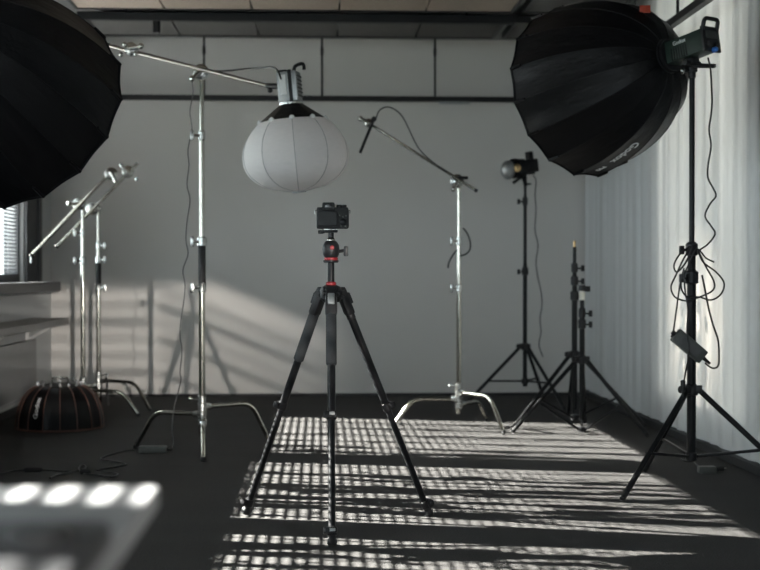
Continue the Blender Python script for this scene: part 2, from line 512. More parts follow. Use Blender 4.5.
# ---- ceiling rafts of acoustic panels
def raft(label, x0, n, w, rows, m, z=2.72):
    y0, y1 = rows[0][0], rows[-1][1]
    root = thing('acoustic_raft', label, 'ceiling panel', (x0 + n * w / 2, (y0 + y1) / 2, z), 'ceiling panel rafts')
    f = MB(); t = 0.02; h = 0.05
    x1 = x0 + n * w
    f.box(((x0 + x1) / 2, y0, z + h / 2), (x1 - x0 + t, t, h)); f.box(((x0 + x1) / 2, y1, z + h / 2), (x1 - x0 + t, t, h))
    f.box((x0, (y0 + y1) / 2, z + h / 2), (t, y1 - y0, h)); f.box((x1, (y0 + y1) / 2, z + h / 2), (t, y1 - y0, h))
    f.box(((x0 + x1) / 2, (y0 + y1) / 2, z + 0.052), (x1 - x0, y1 - y0, 0.004))
    f.build('raft_frame', 'black_metal', root, smooth=False)
    for (a, b) in rows:
        pan = MB(); pan.box((0, 0, 0), (w - 0.012, b - a - 0.012, 0.03), bev=0.002)
        first = None
        for i in range(n):
            loc = Vector((x0 + w * (i + .5), (a + b) / 2, z + 0.022)) - root.location
            if first is None:
                first = pan.build('panel', m, root, local=True, smooth=False); first.location = loc
            else:
                link_copy(first, root, Matrix.Translation(loc), 'panel')
    for (px_, py_) in ((x0 + .25, y0 + .15), (x1 - .25, y0 + .15), (x0 + .25, y1 - .15), (x1 - .25, y1 - .15)):
        r_ = MB(); r_.cyl((px_, py_, z + .05), (px_, py_, ZC), 0.004, seg=6); r_.build('hanger_wire', 'black_metal', root)
raft('brown wood-fibre ceiling raft in front of the black lighting track', -1.60, 5, 0.576, [(5.05, 6.25), (6.25, 7.45), (7.45, 8.65)], 'panel_brown')
raft('wood-fibre ceiling raft, coloured dark as in shade, between the lighting track and the back wall', -1.60, 5, 0.576, [(8.99, 9.60)], 'panel_shaded')
raft('ceiling raft, coloured dark as in shade, above the large black softbox beside the right wall', 1.36, 1, 0.62, [(6.25, 7.45), (7.45, 8.65)], 'panel_shaded')
raft('short ceiling raft, coloured dark as in shade, in the corner over the right softbox', 1.36, 1, 0.62, [(8.99, 9.60)], 'panel_shaded')

# ---- lighting track with a small spotlight
tr = thing('lighting_track', 'long black lighting track running across the ceiling between the panel rafts', 'track', (-0.15, 8.82, 2.68))
mb = MB(); mb.box((-0.15, 8.82, 2.706), (2.95, 0.06, 0.055), bev=0.004); mb.build('rail', 'black_metal', tr, smooth=False)
mb = MB(); mb.box((-0.15, 8.82, 2.679), (2.95, 0.02, 0.006)); mb.build('slot', 'black_rubber', tr, smooth=False)
for x in (-1.3, -.15, 1.0):
    mb = MB(); mb.cyl((x, 8.82, 2.73), (x, 8.82, ZC), 0.006, seg=8); mb.build('hanger_wire', 'black_metal', tr)
p = at(156, 22, 8.78)
sp = thing('track_spotlight', 'tiny black cylindrical spotlight hanging from the ceiling track', 'spotlight', (p.x, 8.82, 2.61))
mb = MB(); mb.cyl((p.x, 8.82, 2.60), (p.x, 8.82, 2.675), 0.027, seg=16); mb.build('can', 'black_metal', sp)
mb = MB(); mb.cyl((p.x, 8.82, 2.67), (p.x, 8.82, 2.681), 0.008, seg=8); mb.build('stem', 'black_metal', sp)
mb = MB(); mb.cyl((p.x, 8.82, 2.598), (p.x, 8.82, 2.601), 0.022, seg=16); mb.build('lens', 'screen', sp)

# ---- suspended backdrop rail (U shape) with its rods
RZ = 2.352; RY = 10.20; RXL = -1.93; RXR = 1.93
rl = thing('backdrop_rail', 'black U-shaped curtain rail hung on thin rods below the ceiling', 'rail', (0, RY, RZ))
mb = MB(); mb.box(((RXL + RXR) / 2, RY, RZ), (RXR - RXL + 0.04, 0.035, 0.04)); mb.build('back_rail', 'black_metal', rl, smooth=False)
mb = MB(); mb.box((RXR, (RY + 4.4) / 2, RZ), (0.04, RY - 4.4, 0.04)); mb.build('side_rail', 'black_metal', rl, smooth=False)
mb = MB(); mb.box((RXL, (RY + 5.5) / 2, RZ), (0.04, RY - 5.5, 0.04)); mb.build('side_rail', 'black_metal', rl, smooth=False)
rods = [(at(204, 60, RY).x, RY), (at(322, 60, RY).x, RY), (at(435, 60, RY).x, RY)]
rods += [(RXR, y) for y in (4.9, 6.95, 8.6)] + [(RXL, y) for y in (5.9, 7.4, 8.6, 9.8)]
for x, y in rods:
    mb = MB(); mb.cyl((x, y, RZ), (x, y, ZC), 0.009, seg=8)
    mb.cyl((x, y, RZ + .34), (x, y, RZ + .40), 0.013, seg=8)
    mb.build('rod', 'black_metal', rl)
p = at(455, 103, RY - .03)
mb = MB(); mb.box((p.x, RY - .005, RZ - 0.028), (0.24, 0.03, 0.018), bev=0.003); mb.build('runner', 'light_grey_body', rl)

# ---- curtains along the right wall
def curtain(label, x, y0, y1, z0, z1, amp, lam, seed, group='white curtains on the right side'):
    rnd = random.Random(seed)
    n = max(24, int((y1 - y0) / 0.012)); nz = 14
    ph = [rnd.uniform(0, 6.28) for _ in range(5)]
    fr = [2 * math.pi / lam * q for q in (1.0, 0.57, 1.63, 0.31, 2.3)]
    wt = [1, .7, .4, .6, .18]
    mb = MB(); vs = []; fs = []
    for j in range(nz + 1):
        tz = j / nz
        for i in range(n + 1):
            y = y0 + (y1 - y0) * i / n
            s_ = sum(w * math.sin(f_ * y + p_ + 0.5 * w * math.sin(tz * 2.2 + p_)) for w, f_, p_ in zip(wt, fr, ph)) / 1.7
            vs.append((x + amp * s_ * (0.75 + 0.35 * (1 - tz)), y, z0 + (z1 - z0) * tz))
    for j in range(nz):
        for i in range(n):
            a = j * (n + 1) + i
            fs.append((a, a + 1, a + n + 2, a + n + 1))
    mb.add(vs, fs)
    root = thing('curtain', label, 'curtain', (x, (y0 + y1) / 2, z0), group)
    o = mb.build('fabric', 'curtain', root, angle=80)
    k = 0; y = y0 + .06
    while y < y1:
        g = MB(); g.cyl((x, y, z1 - .01), (x, y, ZC), 0.004, seg=6); g.build('glider', 'black_metal', root); y += .40
    hem = MB(); hem.tube([Vector(vs[i]) for i in range(0, n + 1, 2)], 0.004, 5); hem.build('hem', 'curtain', root)
    return root
curtain('long pale curtain hanging flat along the right wall, glowing where an added opening lights it from behind', XR - .045, 4.3, YB - .02, 0.052, ZC - .06, 0.009, 0.21, 4, None)

# ---- things along the left wall under the sill
pL = at(75, 321, 9.75)
lg = thing('wall_ledge', 'narrow grey ledge board on brackets along the left wall below the sill', 'ledge', (XL + .12, 7.6, 0.60))
mb = MB(); mb.box((XL + .135, (9.75 + 4.6) / 2, 0.63), (0.27, 9.75 - 4.6, 0.045), bev=0.004); mb.build('board', 'ledge', lg, smooth=False)
for y in (9.55, 8.2, 6.6, 5.0):
    mb = MB(); mb.box((XL + .012, y, 0.55), (0.024, 0.05, 0.12)); mb.box((XL + .10, y, 0.60), (0.18, 0.035, 0.02))
    mb.tube([(XL + .02, y, 0.50), (XL + .17, y, 0.595)], 0.01, 6); mb.build('bracket', 'paint_white', lg)
rd = thing('radiator', 'flat grey panel radiator on the left wall under the ledge', 'radiator', (XL + .06, 8.3, 0.12))
mb = MB(); mb.box((XL + .07, 8.3, 0.32), (0.05, 2.3, 0.38), bev=0.01); mb.build('panel', 'radiator', rd)
for y in (7.3, 8.3, 9.3):
    mb = MB(); mb.box((XL + .028, y, 0.34), (0.05, 0.04, 0.2)); mb.build('bracket', 'radiator', rd, smooth=False)
for z in (0.085, 0.125):
    mb = MB(); mb.tube(fillet([(XL + .05, 9.35, 0.16), (XL + .05, 9.35, z), (XL + .05, 5.4, z)], 0.03), 0.011, 8); mb.build('pipe', 'paint_white', rd)

# ================================================================== OUTSIDE
mb = MB(); mb.box((-9, 4, -0.6), (13.4, 30, 0.1)); struct(mb.build('ground_outside', 'outside_ground', smooth=False))
rnd = random.Random(11)
sx0 = -3.5
hed_s, hed_l = MB(), MB()
def leaf(mbx, c, L, w, dirv, nrm):
    d = Vector(dirv).normalized(); n = Vector(nrm).normalized(); q = d.cross(n)
    if q.length < 1e-4: q = Vector((0, 1, 0))
    q.normalize(); c = Vector(c)
    mbx.add([c - d * L / 2, c + q * w / 2, c + d * L / 2, c - q * w / 2], [(0, 1, 2, 3)])
def stem(y, r, lean, nl):
    k0 = rnd.uniform(0, 6); pts = []; rs = []; wob = 0.0
    nn = 56
    for j in range(nn + 1):
        t = j / nn
        wob = .75 * wob + rnd.gauss(0, .012)
        pts.append((sx0 + .05 * math.sin(k0 + 2 * t), y + lean * (t - .5) + wob, -0.55 + 4.4 * t))
        rs.append(r * rnd.uniform(.35, 1.45))
    hed_s.tube(pts, rs, 5)
    for q in range(nl):
        t = rnd.uniform(.30, .95)
        z = -0.55 + 4.4 * t
        leaf(hed_l, (sx0 + rnd.uniform(-.12, .12), y + lean * (t - .5) + rnd.gauss(0, .045), z), rnd.uniform(.04, .08), rnd.uniform(.018, .034),
             (rnd.uniform(-.3, .3), rnd.uniform(-.5, .5), rnd.uniform(-1, 1)), (1, rnd.uniform(-.6, .6), rnd.uniform(-.6, .6)))
# stout stems first (they lie in the sun's way as long dark rows), then thin ones between them
stout = [(8.50, .02), (8.20, .035), (7.86, .045), (7.52, .03), (7.27, .04), (7.05, .05),
         (6.25, .055), (6.10, .03), (5.93, .05), (5.77, .045), (5.60, .05), (5.46, .05), (5.30, .06),
         (4.93, .04), (4.80, .03), (4.56, .07), (4.40, .035), (4.2, .05), (3.9, .06), (3.6, .05), (3.3, .06), (2.9, .06), (2.5, .05), (2.1, .05), (1.8, .06), (1.5, .04), (1.2, .06)]
for yf, rr in stout:
    far = yf > 7.0
    stem(yf + .96, rr, rnd.uniform(-.03, .03), 26 if far else 95)
y = 2.0
while y < 9.9:
    far = y > 7.9
    rr = rnd.uniform(.006, .014)
    stem(y, rr, rnd.uniform(-.08, .08), 9 if far else 34)
    y += rr * 2 + rnd.uniform(.08, .2) * (1.6 if far else 1.0)
for q in range(46):
    yy = rnd.uniform(10.6, 19.0); sx0 = rnd.uniform(-7.5, -4.2) if yy > 12.5 else rnd.uniform(-5.0, -4.0)
    stem(yy, rnd.uniform(.03, .10), rnd.uniform(-.2, .2), 90)
sx0 = -3.5
ho = thing('hedge', 'row of thin leafy hedge stems outside the left windows', 'hedge', (sx0, 5.7, -.55)); ho['kind'] = 'stuff'
hed_s.build('stems', 'bark', ho)['kind'] = 'stuff'
hed_l.build('leaves', 'leaf', ho, smooth=False)['kind'] = 'stuff'
gobo = thing('gobo', 'leafy shrub added outside to dapple the curtain', 'gobo', (3.1, 7.1, -.55)); gobo['kind'] = 'stuff'  # unseen leaves put in to break up the spot on the curtain
ms, ml = MB(), MB()
for q in range(14):
    y0_ = rnd.uniform(6.4, 7.9); y1_ = y0_ + rnd.uniform(-.25, .25); zt = rnd.uniform(.6, 1.7)
    pts = [(3.1, y0_ + (y1_ - y0_) * j / 6 + .03 * math.sin(j + q), -.55 + (zt + .55) * j / 6) for j in range(7)]
    ms.tube(pts, [.012 - .0014 * j for j in range(7)], 5)
    for _ in range(26):
        t = rnd.uniform(.3, 1)
        leaf(ml, (3.1 + rnd.uniform(-.1, .1), y0_ + (y1_ - y0_) * t + rnd.gauss(0, .05), -.55 + (zt + .55) * t), rnd.uniform(.07, .13), rnd.uniform(.03, .05),
             (rnd.uniform(-.2, .2), rnd.uniform(-.4, .4), 1), (1, rnd.uniform(-.5, .5), rnd.uniform(-.3, .3)))
ms.build('stems', 'bark', gobo)['kind'] = 'stuff'; ml.build('leaves', 'leaf', gobo, smooth=False)['kind'] = 'stuff'
mb = MB(); mb.box((8.4, 6, -0.6), (12, 30, 0.1)); struct(mb.build('ground_outside', 'outside_ground', smooth=False))

# ================================================================== TRIPOD WITH CAMERA (centre)
feet = [fl(332, 546), fl(245, 514), fl(430, 516)]
tc_ = sum(feet, Vector()) / 3
TX, TY = at(331, 300, 5.05).x, tc_.y
ztop = at(331, 288, TY).z
tri = thing('tripod', 'black aluminium photo tripod with red-accented ball head, standing in the middle of the floor', 'tripod', (TX, TY, 0))
sh = Vector((TX, TY, ztop))
for i, ft in enumerate(feet):
    d = Vector((ft.x - TX, ft.y - TY, 0)).normalized()
    hip = sh + d * 0.045 + Vector((0, 0, -0.02))
    foot = Vector((ft.x, ft.y, 0.0))
    ax_ = foot - hip; L = ax_.length; u = ax_ / L
    side = u.cross(Vector((0, 0, 1))).normalized()
    fwd = side.cross(u)
    # shoulder casting
    leg = MB()
    leg.cyl(hip, hip + u * (L * .52), 0.0155, seg=16)
    lo = leg.build('leg', 'stand_tube', tri)
    m_ = MB(); m_.box(hip + u * 0.035, (0.046, 0.036, 0.115), (side, fwd, u), bev=0.012)
    m_.cyl(hip - side * 0.03, hip + side * 0.03, 0.012, seg=12); m_.build('shoulder', 'black_satin', lo)
    m_ = MB(); m_.box(hip + u * 0.03 + fwd * 0.022, (0.026, 0.012, 0.045), (side, fwd, u), bev=0.004); m_.build('angle_latch', 'light_grey_body' if i == 0 else 'black_satin', lo)
    if i < 2:
        m_ = MB(); m_.lathe(hip + u * 0.085, u, [(0.0155, 0), (0.0205, 0.004), (0.0205, 0.20), (0.0155, 0.206)], 18); m_.build('foam_grip', 'foam', lo)
    else:
        m_ = MB(); m_.lathe(hip + u * 0.085, u, [(0.0155, 0), (0.0172, 0.003), (0.0172, 0.022), (0.0155, 0.026)], 18); m_.build('top_collar', 'black_satin', lo)
    m_ = MB(); m_.cyl(hip + u * (L * .48), hip + u * (L - .025), 0.0128, seg=16); low = m_.build('leg_extension', 'stand_tube', tri)
    for kk, (tt, par) in enumerate(((.50, lo), (.945, low))):
        c = hip + u * (L * tt)
        m_ = MB(); m_.lathe(c - u * .016, u, [(0.0165, 0), (0.019, 0.003), (0.019, 0.030), (0.0165, 0.033)], 18)
        q = (side if i != 1 else -side)
        m_.box(c + q * 0.014 + fwd * 0.012, (0.034, 0.02, 0.024), (side, fwd, u), bev=0.004); o_ = m_.build('lock_collar', 'black_satin', par)
        m_ = MB(); m_.box(c + q * 0.004 + fwd * 0.024, (0.044, 0.008, 0.020), (side, fwd, u), bev=0.003); m_.build('lock_lever', 'stand_tube', par)
        m_ = MB(); m_.box(c - q * 0.002 + fwd * 0.0285, (0.020, 0.002, 0.011), (side, fwd, u), bev=0.001); m_.build('lever_badge', 'light_grey_body', par)
    m_ = MB(); m_.lathe(foot + Vector((0, 0, 0.002)), -u, [(0.013, 0), (0.018, 0.006), (0.018, 0.02), (0.0135, 0.028), (0.0132, .05)], 16); m_.build('rubber_foot', 'black_rubber', low)
m_ = MB(); m_.lathe(sh + Vector((0, 0, -.055)), (0, 0, 1), [(0.03, 0), (0.042, .012), (0.044, .045), (0.036, .06), (0.024, .066)], 18); m_.build('spider', 'black_satin', tri)
colz = at(331, 262, TY).z
m_ = MB(); m_.cyl((TX, TY, ztop - .20), (TX, TY, colz), 0.0135, seg=18); cc = m_.build('centre_column', 'stand_tube', tri)
m_ = MB(); m_.lathe((TX, TY, ztop + .004), (0, 0, 1), [(0.019, 0), (0.021, .004), (0.021, .016), (0.017, .02)], 18); m_.build('column_collar', 'red', cc)
m_ = MB(); m_.lathe((TX, TY, colz - .003), (0, 0, 1), [(0.026, 0), (0.03, .004), (0.03, .010)], 24); m_.build('head_base', 'black_satin', tri)
m_ = MB(); m_.lathe((TX, TY, colz + .007), (0, 0, 1), [(0.0265, 0), (0.0275, .002), (0.0275, .008), (0.0265, .010)], 24); m_.build('head_ring', 'red', tri)
m_ = MB(); m_.lathe((TX, TY, colz + .016), (0, 0, 1), [(0.025, 0), (0.031, .012), (0.0335, .032), (0.031, .050), (0.024, .062), (0.015, .068)], 26); hd = m_.build('ball_head', 'black_satin', tri)
m_ = MB(); m_.ball((TX, TY, colz + .083), .0165); m_.build('ball', 'chrome', hd)
m_ = MB(); m_.cyl((TX, TY, colz + .08), (TX, TY, colz + .115), 0.011, seg=14); m_.build('neck', 'black_satin', hd)
m_ = MB(); m_.lathe((TX + .004, TY - .030, colz + .055), (0, -1, 0), [(.008, 0), (.008, .004), (.005, .0055)], 14); m_.build('lock_button', 'red', hd)
m_ = MB(); m_.cyl((TX + .02, TY - .004, colz + .04), (TX + .052, TY - .004, colz + .044), .007, seg=10)
m_.box((TX + .058, TY - .004, colz + .042), (.018, .024, .040), bev=.006); m_.build('head_knob', 'black_satin', hd)
m_ = MB(); m_.box((TX - .004, TY, colz + .119), (.060, .05, .010), bev=.003); m_.box((TX - .035, TY - .012, colz + .117), (.022, .02, .012), bev=.003)
m_.cyl((TX - .05, TY - .012, colz + .116), (TX - .03, TY - .012, colz + .116), .007, seg=10); m_.build('plate_clamp', 'black_satin', tri)
m_ = MB(); m_.box((TX - .004, TY, colz + .1257), (.05, .042, .006), bev=.002); m_.build('quick_plate', 'cast_metal', tri)

zc0 = colz + .1285
cm = thing('mirrorless_camera', 'black mirrorless camera mounted on top of the tripod, screen side towards us', 'camera', (TX, TY, zc0))
cx = TX + .006
W, Hc = .124, .082
m_ = MB(); m_.box((cx, TY, zc0 + Hc / 2), (W, .046, Hc), bev=.008); body = m_.build('body', 'black_rubber', cm)
m_ = MB(); m_.box((cx, TY + .0, zc0 + Hc - .006), (W * .97, .040, .014), bev=.004); m_.build('top_plate', 'black_satin', cm)
m_ = MB(); m_.box((cx - .016, TY - .002, zc0 + Hc + .006), (.050, .052, .024), bev=.008); vf = m_.build('viewfinder', 'black_satin', cm)
m_ = MB(); m_.box((cx - .016, TY - .031, zc0 + Hc + .003), (.046, .012, .032), bev=.005); m_.build('eyecup', 'black_rubber', vf)
m_ = MB(); m_.box((cx - .016, TY - .0375, zc0 + Hc + .004), (.026, .002, .017), bev=.001); m_.build('eyepiece', 'screen', vf)
m_ = MB(); m_.box((cx - .021, TY - .0265, zc0 + .038), (.078, .007, .060), bev=.002); sc_ = m_.build('screen', 'black_satin', cm)
m_ = MB(); m_.box((cx - .021, TY - .0303, zc0 + .038), (.070, .001, .050)); m_.build('display', 'lcd', sc_, smooth=False)
m_ = MB(); m_.lathe((cx + .041, TY - .022, zc0 + .026), (0, -1, 0), [(.0125, 0), (.0125, .004), (.011, .005)], 20); m_.build('control_wheel', 'stand_tube', cm)
for q in ((.028, .052), (.052, .050), (.041, .046), (.033, .010), (.049, .010)):
    m_ = MB(); m_.lathe((cx + q[0], TY - .022, zc0 + q[1]), (0, -1, 0), [(.0035, 0), (.0035, .003), (.0025, .004)], 10); m_.build('button', 'brick_plastic', cm)
for q, r_ in ((.026, .011), (.046, .009)):
    m_ = MB(); m_.lathe((cx + q, TY - .004, zc0 + Hc), (0, 0, 1), [(r_, 0), (r_, .009), (r_ * .85, .011)], 18); m_.build('dial', 'black_satin', cm)
m_ = MB(); m_.box((cx + .05, TY + .018, zc0 + .04), (.028, .034, .076), bev=.009); m_.build('grip', 'black_rubber', cm)
m_ = MB(); m_.lathe((cx - .012, TY + .02, zc0 + .038), (0, 1, 0), [(.032, 0), (.033, .012), (.031, .016), (.033, .07), (.03, .075)], 24); m_.build('lens', 'black_satin', cm)
for s_ in (-1, 1):
    m_ = MB(); m_.tube([(cx + s_ * .058, TY, zc0 + Hc - .012), (cx + s_ * .068, TY, zc0 + Hc - .010), (cx + s_ * .068, TY, zc0 + Hc - .022)], .002, 6); m_.build('strap_lug', 'cast_metal', cm)

# ================================================================== STAND BUILDERS
def grip_head(parent, pos, axis=(0, -1, 0), r=0.034, handle=(0.3, -0.2, -1), m='cast_metal'):
    pos = Vector(pos); a = Vector(axis).normalized()
    m_ = MB()
    m_.lathe(pos - a * .03, a, [(r * .8, 0), (r, .004), (r, .016), (r * .75, .019), (r * .75, .023), (r, .026), (r, .038), (r * .8, .042), (.012, .046), (.012, .060)], 18)
    g = m_.build('grip_head', m, parent)
    h = Vector(handle).normalized()
    c = pos + a * .032
    m_ = MB(); m_.tube([c - h * .014, c + h * .06], [.012, .010], 8); m_.ball(c + h * .062, .017, 8, 6); m_.build('handle', m, g)
    return g

def c_stand(name, label, cx, cy, legs, hub_z, secs, group='chrome C-stands', knob_side=-1, floor_gap=.06):
    # legs: (azimuth deg, reach, z at hub); secs: (z0, z1, radius, material)
    root = thing(name, label, 'light stand', (cx, cy, 0), group)
    for az, reach, z in legs:
        d = Vector((math.cos(R(az)), math.sin(R(az)), 0))
        c = Vector((cx, cy, 0))
        pts = fillet([c + d * .02 + Vector((0, 0, z)), c + d * (reach * .70) + Vector((0, 0, z)), c + d * reach + Vector((0, 0, .012))], .07, 6)
        m_ = MB(); m_.tube(pts, .0125, 10); lg = m_.build('leg', 'chrome', root)
        dn = (pts[-1] - pts[-2]).normalized()
        m_ = MB(); m_.tube([pts[-1] - dn * .012, pts[-1] + dn * .006], [.014, .013], 10); m_.build('foot_cap', 'black_rubber', lg)
        m_ = MB(); m_.lathe(c + Vector((0, 0, z - .022)), (0, 0, 1), [(.022, 0), (.026, .004), (.026, .040), (.022, .044)], 16)
        m_.box(c + d * .03 + Vector((0, 0, z)), (.04, .034, .036), (d, Vector((-d.y, d.x, 0)), Vector((0, 0, 1))), bev=.006)
        m_.build('leg_collar', 'cast_metal', root)
    m_ = MB(); zc_ = max(l[2] for l in legs)
    m_.cyl((cx, cy, zc_ + .035), (cx + knob_side * .055, cy - .02, zc_ + .045), .006, seg=8); m_.ball((cx + knob_side * .06, cy - .02, zc_ + .046), .013, 10, 6)
    m_.lathe((cx, cy, zc_ + .02), (0, 0, 1), [(.02, 0), (.024, .004), (.024, .04), (.02, .044)], 16)
    m_.build('base_knob', 'cast_metal', root)
    for i, (z0, z1, r, mm) in enumerate(secs):
        m_ = MB(); m_.cyl((cx, cy, z0), (cx, cy, z1), r, seg=16); sec = m_.build('pole_section', mm, root)
        if 0 < i:
            m_ = MB(); rp = secs[i - 1][2]
            m_.lathe((cx, cy, z0 - .045), (0, 0, 1), [(rp * 1.05, 0), (rp * 1.3, .004), (rp * 1.3, .046), (r * 1.2, .052)], 16)
            m_.cyl((cx, cy, z0 - .02), (cx + knob_side * .05, cy - .03, z0 - .02), .008, seg=8)
            m_.box((cx + knob_side * .05, cy - .03, z0 - .02), (.020, .018, .055), bev=.006)
            m_.build('riser_collar', 'cast_metal', sec)
    return root

def arm(parent, a, b, r=.008, m='chrome'):
    m_ = MB(); m_.cyl(a, b, r, seg=12)
    o = m_.build('boom_arm', m, parent)
    u = (Vector(b) - Vector(a)).normalized()
    m_ = MB(); m_.cyl(Vector(a) - u * .004, Vector(a) + u * .016, r * 1.25, seg=12); m_.build('end_cap', 'black_rubber', o)
    return o

def light_stand(label, cx, cy, reach, azs, hub_z, brace_z, secs, bottom, group='black light stands', collar_knob=1, tip=False, foot_z=.012):
    root = thing('light_stand', label, 'light stand', (cx, cy, 0), group)
    c = Vector((cx, cy, 0))
    for az in azs:
        d = Vector((math.cos(R(az)), math.sin(R(az)), 0)); s_ = Vector((-d.y, d.x, 0))
        p0 = c + d * .03 + Vector((0, 0, hub_z)); p1 = c + d * reach + Vector((0, 0, foot_z))
        u = (p1 - p0).normalized()
        m_ = MB(); m_.cyl(p0, p1, .0128, seg=12); lg = m_.build('leg', 'stand_tube', root)
        m_ = MB(); m_.cyl(p1 - u * .035, p1 + u * .004, .0135, .0125, seg=12); m_.build('foot_cap', 'black_rubber', lg)
        t = .60
        pm = p0.lerp(p1, t)
        q0 = c + d * .02 + Vector((0, 0, brace_z))
        ub = (pm - q0).normalized()
        m_ = MB(); m_.box((q0 + pm) / 2, (.012, .014, (pm - q0).length), (s_, ub.cross(s_), ub), bev=.002); m_.cyl(pm - s_ * .016, pm + s_ * .016, .007, seg=8)
        m_.build('brace', 'stand_tube', root)
    m_ = MB(); m_.lathe((cx, cy, hub_z - .03), (0, 0, 1), [(.022, 0), (.030, .006), (.030, .046), (.022, .052)], 16)
    for az in azs:
        d = Vector((math.cos(R(az)), math.sin(R(az)), 0)); s_ = Vector((-d.y, d.x, 0))
        m_.box(c + d * .032 + Vector((0, 0, hub_z)), (.03, .034, .036), (d, s_, Vector((0, 0, 1))), bev=.004)
    hb = m_.build('leg_hub', 'black_satin', root)
    m_ = MB(); m_.cyl((cx, cy, hub_z), (cx - .055, cy - .03, hub_z), .006, seg=8); m_.ball((cx - .058, cy - .032, hub_z), .014, 10, 6, (1, 1, 1.3)); m_.build('hub_knob', 'black_satin', hb)
    m_ = MB(); m_.lathe((cx, cy, brace_z - .022), (0, 0, 1), [(.02, 0), (.026, .006), (.026, .036), (.02, .042)], 16); m_.build('brace_collar', 'black_satin', root)
    for i, (z0, z1, r) in enumerate(secs):
        m_ = MB(); m_.cyl((cx, cy, z0), (cx, cy, z1), r, seg=16); sec = m_.build('pole_section', 'stand_tube', root)
        if i > 0:
            rp = secs[i - 1][2]
            m_ = MB(); m_.lathe((cx, cy, z0 - .055), (0, 0, 1), [(rp * 1.05, 0), (rp * 1.5, .005), (rp * 1.5, .055), (rp * 1.0, .062)], 16)
            m_.cyl((cx, cy, z0 - .028), (cx + collar_knob * .045, cy - .015, z0 - .028), .006, seg=8)
            m_.box((cx + collar_knob * .05, cy - .016, z0 - .028), (.022, .024, .040), bev=.006)
            m_.build('section_clamp', 'black_satin', sec)
    if tip:
        z = secs[-1][1]
        m_ = MB(); m_.lathe((cx, cy, z - .002), (0, 0, 1), [(.008, 0), (.008, .012), (.0055, .014), (.0055, .020), (.008, .022), (.008, .040), (.006, .043)], 14); m_.build('spigot', 'brass', root)
    return root

def cable(label, pts, r=.0028, m='cable', group=None, plug=None, name='power_cable', n=6, cat='cable'):
    o = MB()
    o.tube(smooth_path(pts, n), r, 6)
    base = min((Vector(p) for p in pts), key=lambda p: p.z)
    root = thing(name, label, cat, base, group)
    o.build('cord', m, root)
    if plug is not None:
        p, u, L, rr = plug
        p = Vector(p); u = Vector(u).normalized()
        m_ = MB(); m_.lathe(p, u, [(rr * .6, 0), (rr, .004), (rr, L * .8), (rr * .5, L)], 10); m_.build('plug', 'black_rubber', root)
    return root

def wavy(x0, y0, z0, x1, y1, z1, n, amp, seed):
    rn = random.Random(seed)
    out = []
    for i in range(n + 1):
        t = i / n
        s_ = (1 if i % 2 else -1) * amp * rn.uniform(.3, 1) * (1 if 0 < i < n else 0)
        out.append((x0 + (x1 - x0) * t + s_, y0 + (y1 - y0) * t + rn.uniform(-.5, .5) * amp, z0 + (z1 - z0) * t))
    return out

# ================================================================== C-STAND WITH LANTERN (left of centre)
CY = 7.08
CX = at(202, 300, CY).x
def zat(px, py, y): return at(px, py, y).z
cs1 = c_stand('boom_stand', 'tall chrome C-stand whose boom carries the round white lantern', CX, CY,
              [(152, .44, .215), (38, .46, .255), (-84, .32, .165)], .2,
              [(.10, zat(202, 284, CY), .0175, 'chrome'), (zat(202, 284, CY), zat(202, 246, CY), .0205, 'black_rubber'),
               (zat(202, 238, CY), zat(202, 130, CY), .0145, 'chrome'), (zat(202, 132, CY), zat(202, 70, CY), .0115, 'chrome')], knob_side=-1)
piv = at(200, 72, CY - .05)
grip_head(cs1, at(201, 72, CY - .02), (0, -1, 0), .043, (-.7, -.2, -.7))
bL = at(108, 45, CY + .25); bR = at(272, 87, 6.72)
arm(cs1, bL, bR, .0105, 'boom_grey')
gh = grip_head(cs1, at(131, 49, CY + .12), (0, -1, 0), .038, (1, -.2, .15))
m_ = MB(); pk = at(131, 49, CY + .12)
for q in ((-.05, -.035), (-.03, .02), (.03, -.03)):
    m_ = MB(); m_.ball(pk + Vector((q[0], -.03, q[1])), .014, 8, 6); m_.build('knob', 'cast_metal', cs1)

# ---- LED light on the boom end + white lantern softbox
LY = 6.65
ltop = at(291, 104, LY); lbot = at(299, 192, LY)
axis_l = (ltop - lbot).normalized()
xl, yl, zl = basis(axis_l, (0, 1, 0))
lh = thing('led_light', 'silver-grey LED light head bolted to the boom above the white lantern', 'studio light', ltop + axis_l * .03)
bx_ = (Vector((0.97, -0.25, 0.05)).normalized(), None, axis_l)
X_ = (bx_[0] - axis_l * bx_[0].dot(axis_l)).normalized(); Y_ = axis_l.cross(X_)
cb = ltop + axis_l * .085
m_ = MB(); m_.box(cb, (.105, .10, .155), (X_, Y_, axis_l), bev=.010); hb = m_.build('housing', 'light_grey_body', lh)
m_ = MB(); m_.box(cb + X_ * .018 - Y_ * .05, (.018, .012, .165), (X_, Y_, axis_l), bev=.003); m_.build('front_rib', 'black_metal', hb)
for k in range(6):
    m_ = MB(); m_.box(cb + X_ * .054 + axis_l * (-.05 + .02 * k), (.006, .08, .008), (X_, Y_, axis_l)); m_.build('cooling_fin', 'brick_plastic', hb, smooth=False)
m_ = MB(); m_.box(cb - X_ * .020 - Y_ * .051 + axis_l * .01, (.034, .003, .10), (X_, Y_, axis_l)); m_.build('side_label', 'paint_white', hb, smooth=False)
m_ = MB(); m_.tube(fillet([cb + X_ * .03 + axis_l * .07, cb + X_ * .035 + axis_l * .105, cb + X_ * .085 + axis_l * .115, cb + X_ * .085 + axis_l * .08], .02), .009, 8); m_.build('yoke_handle', 'black_metal', lh)
m_ = MB(); m_.box(cb - X_ * .03 + axis_l * .082, (.05, .06, .014), (X_, Y_, axis_l), bev=.004); m_.build('top_cap', 'black_metal', lh)
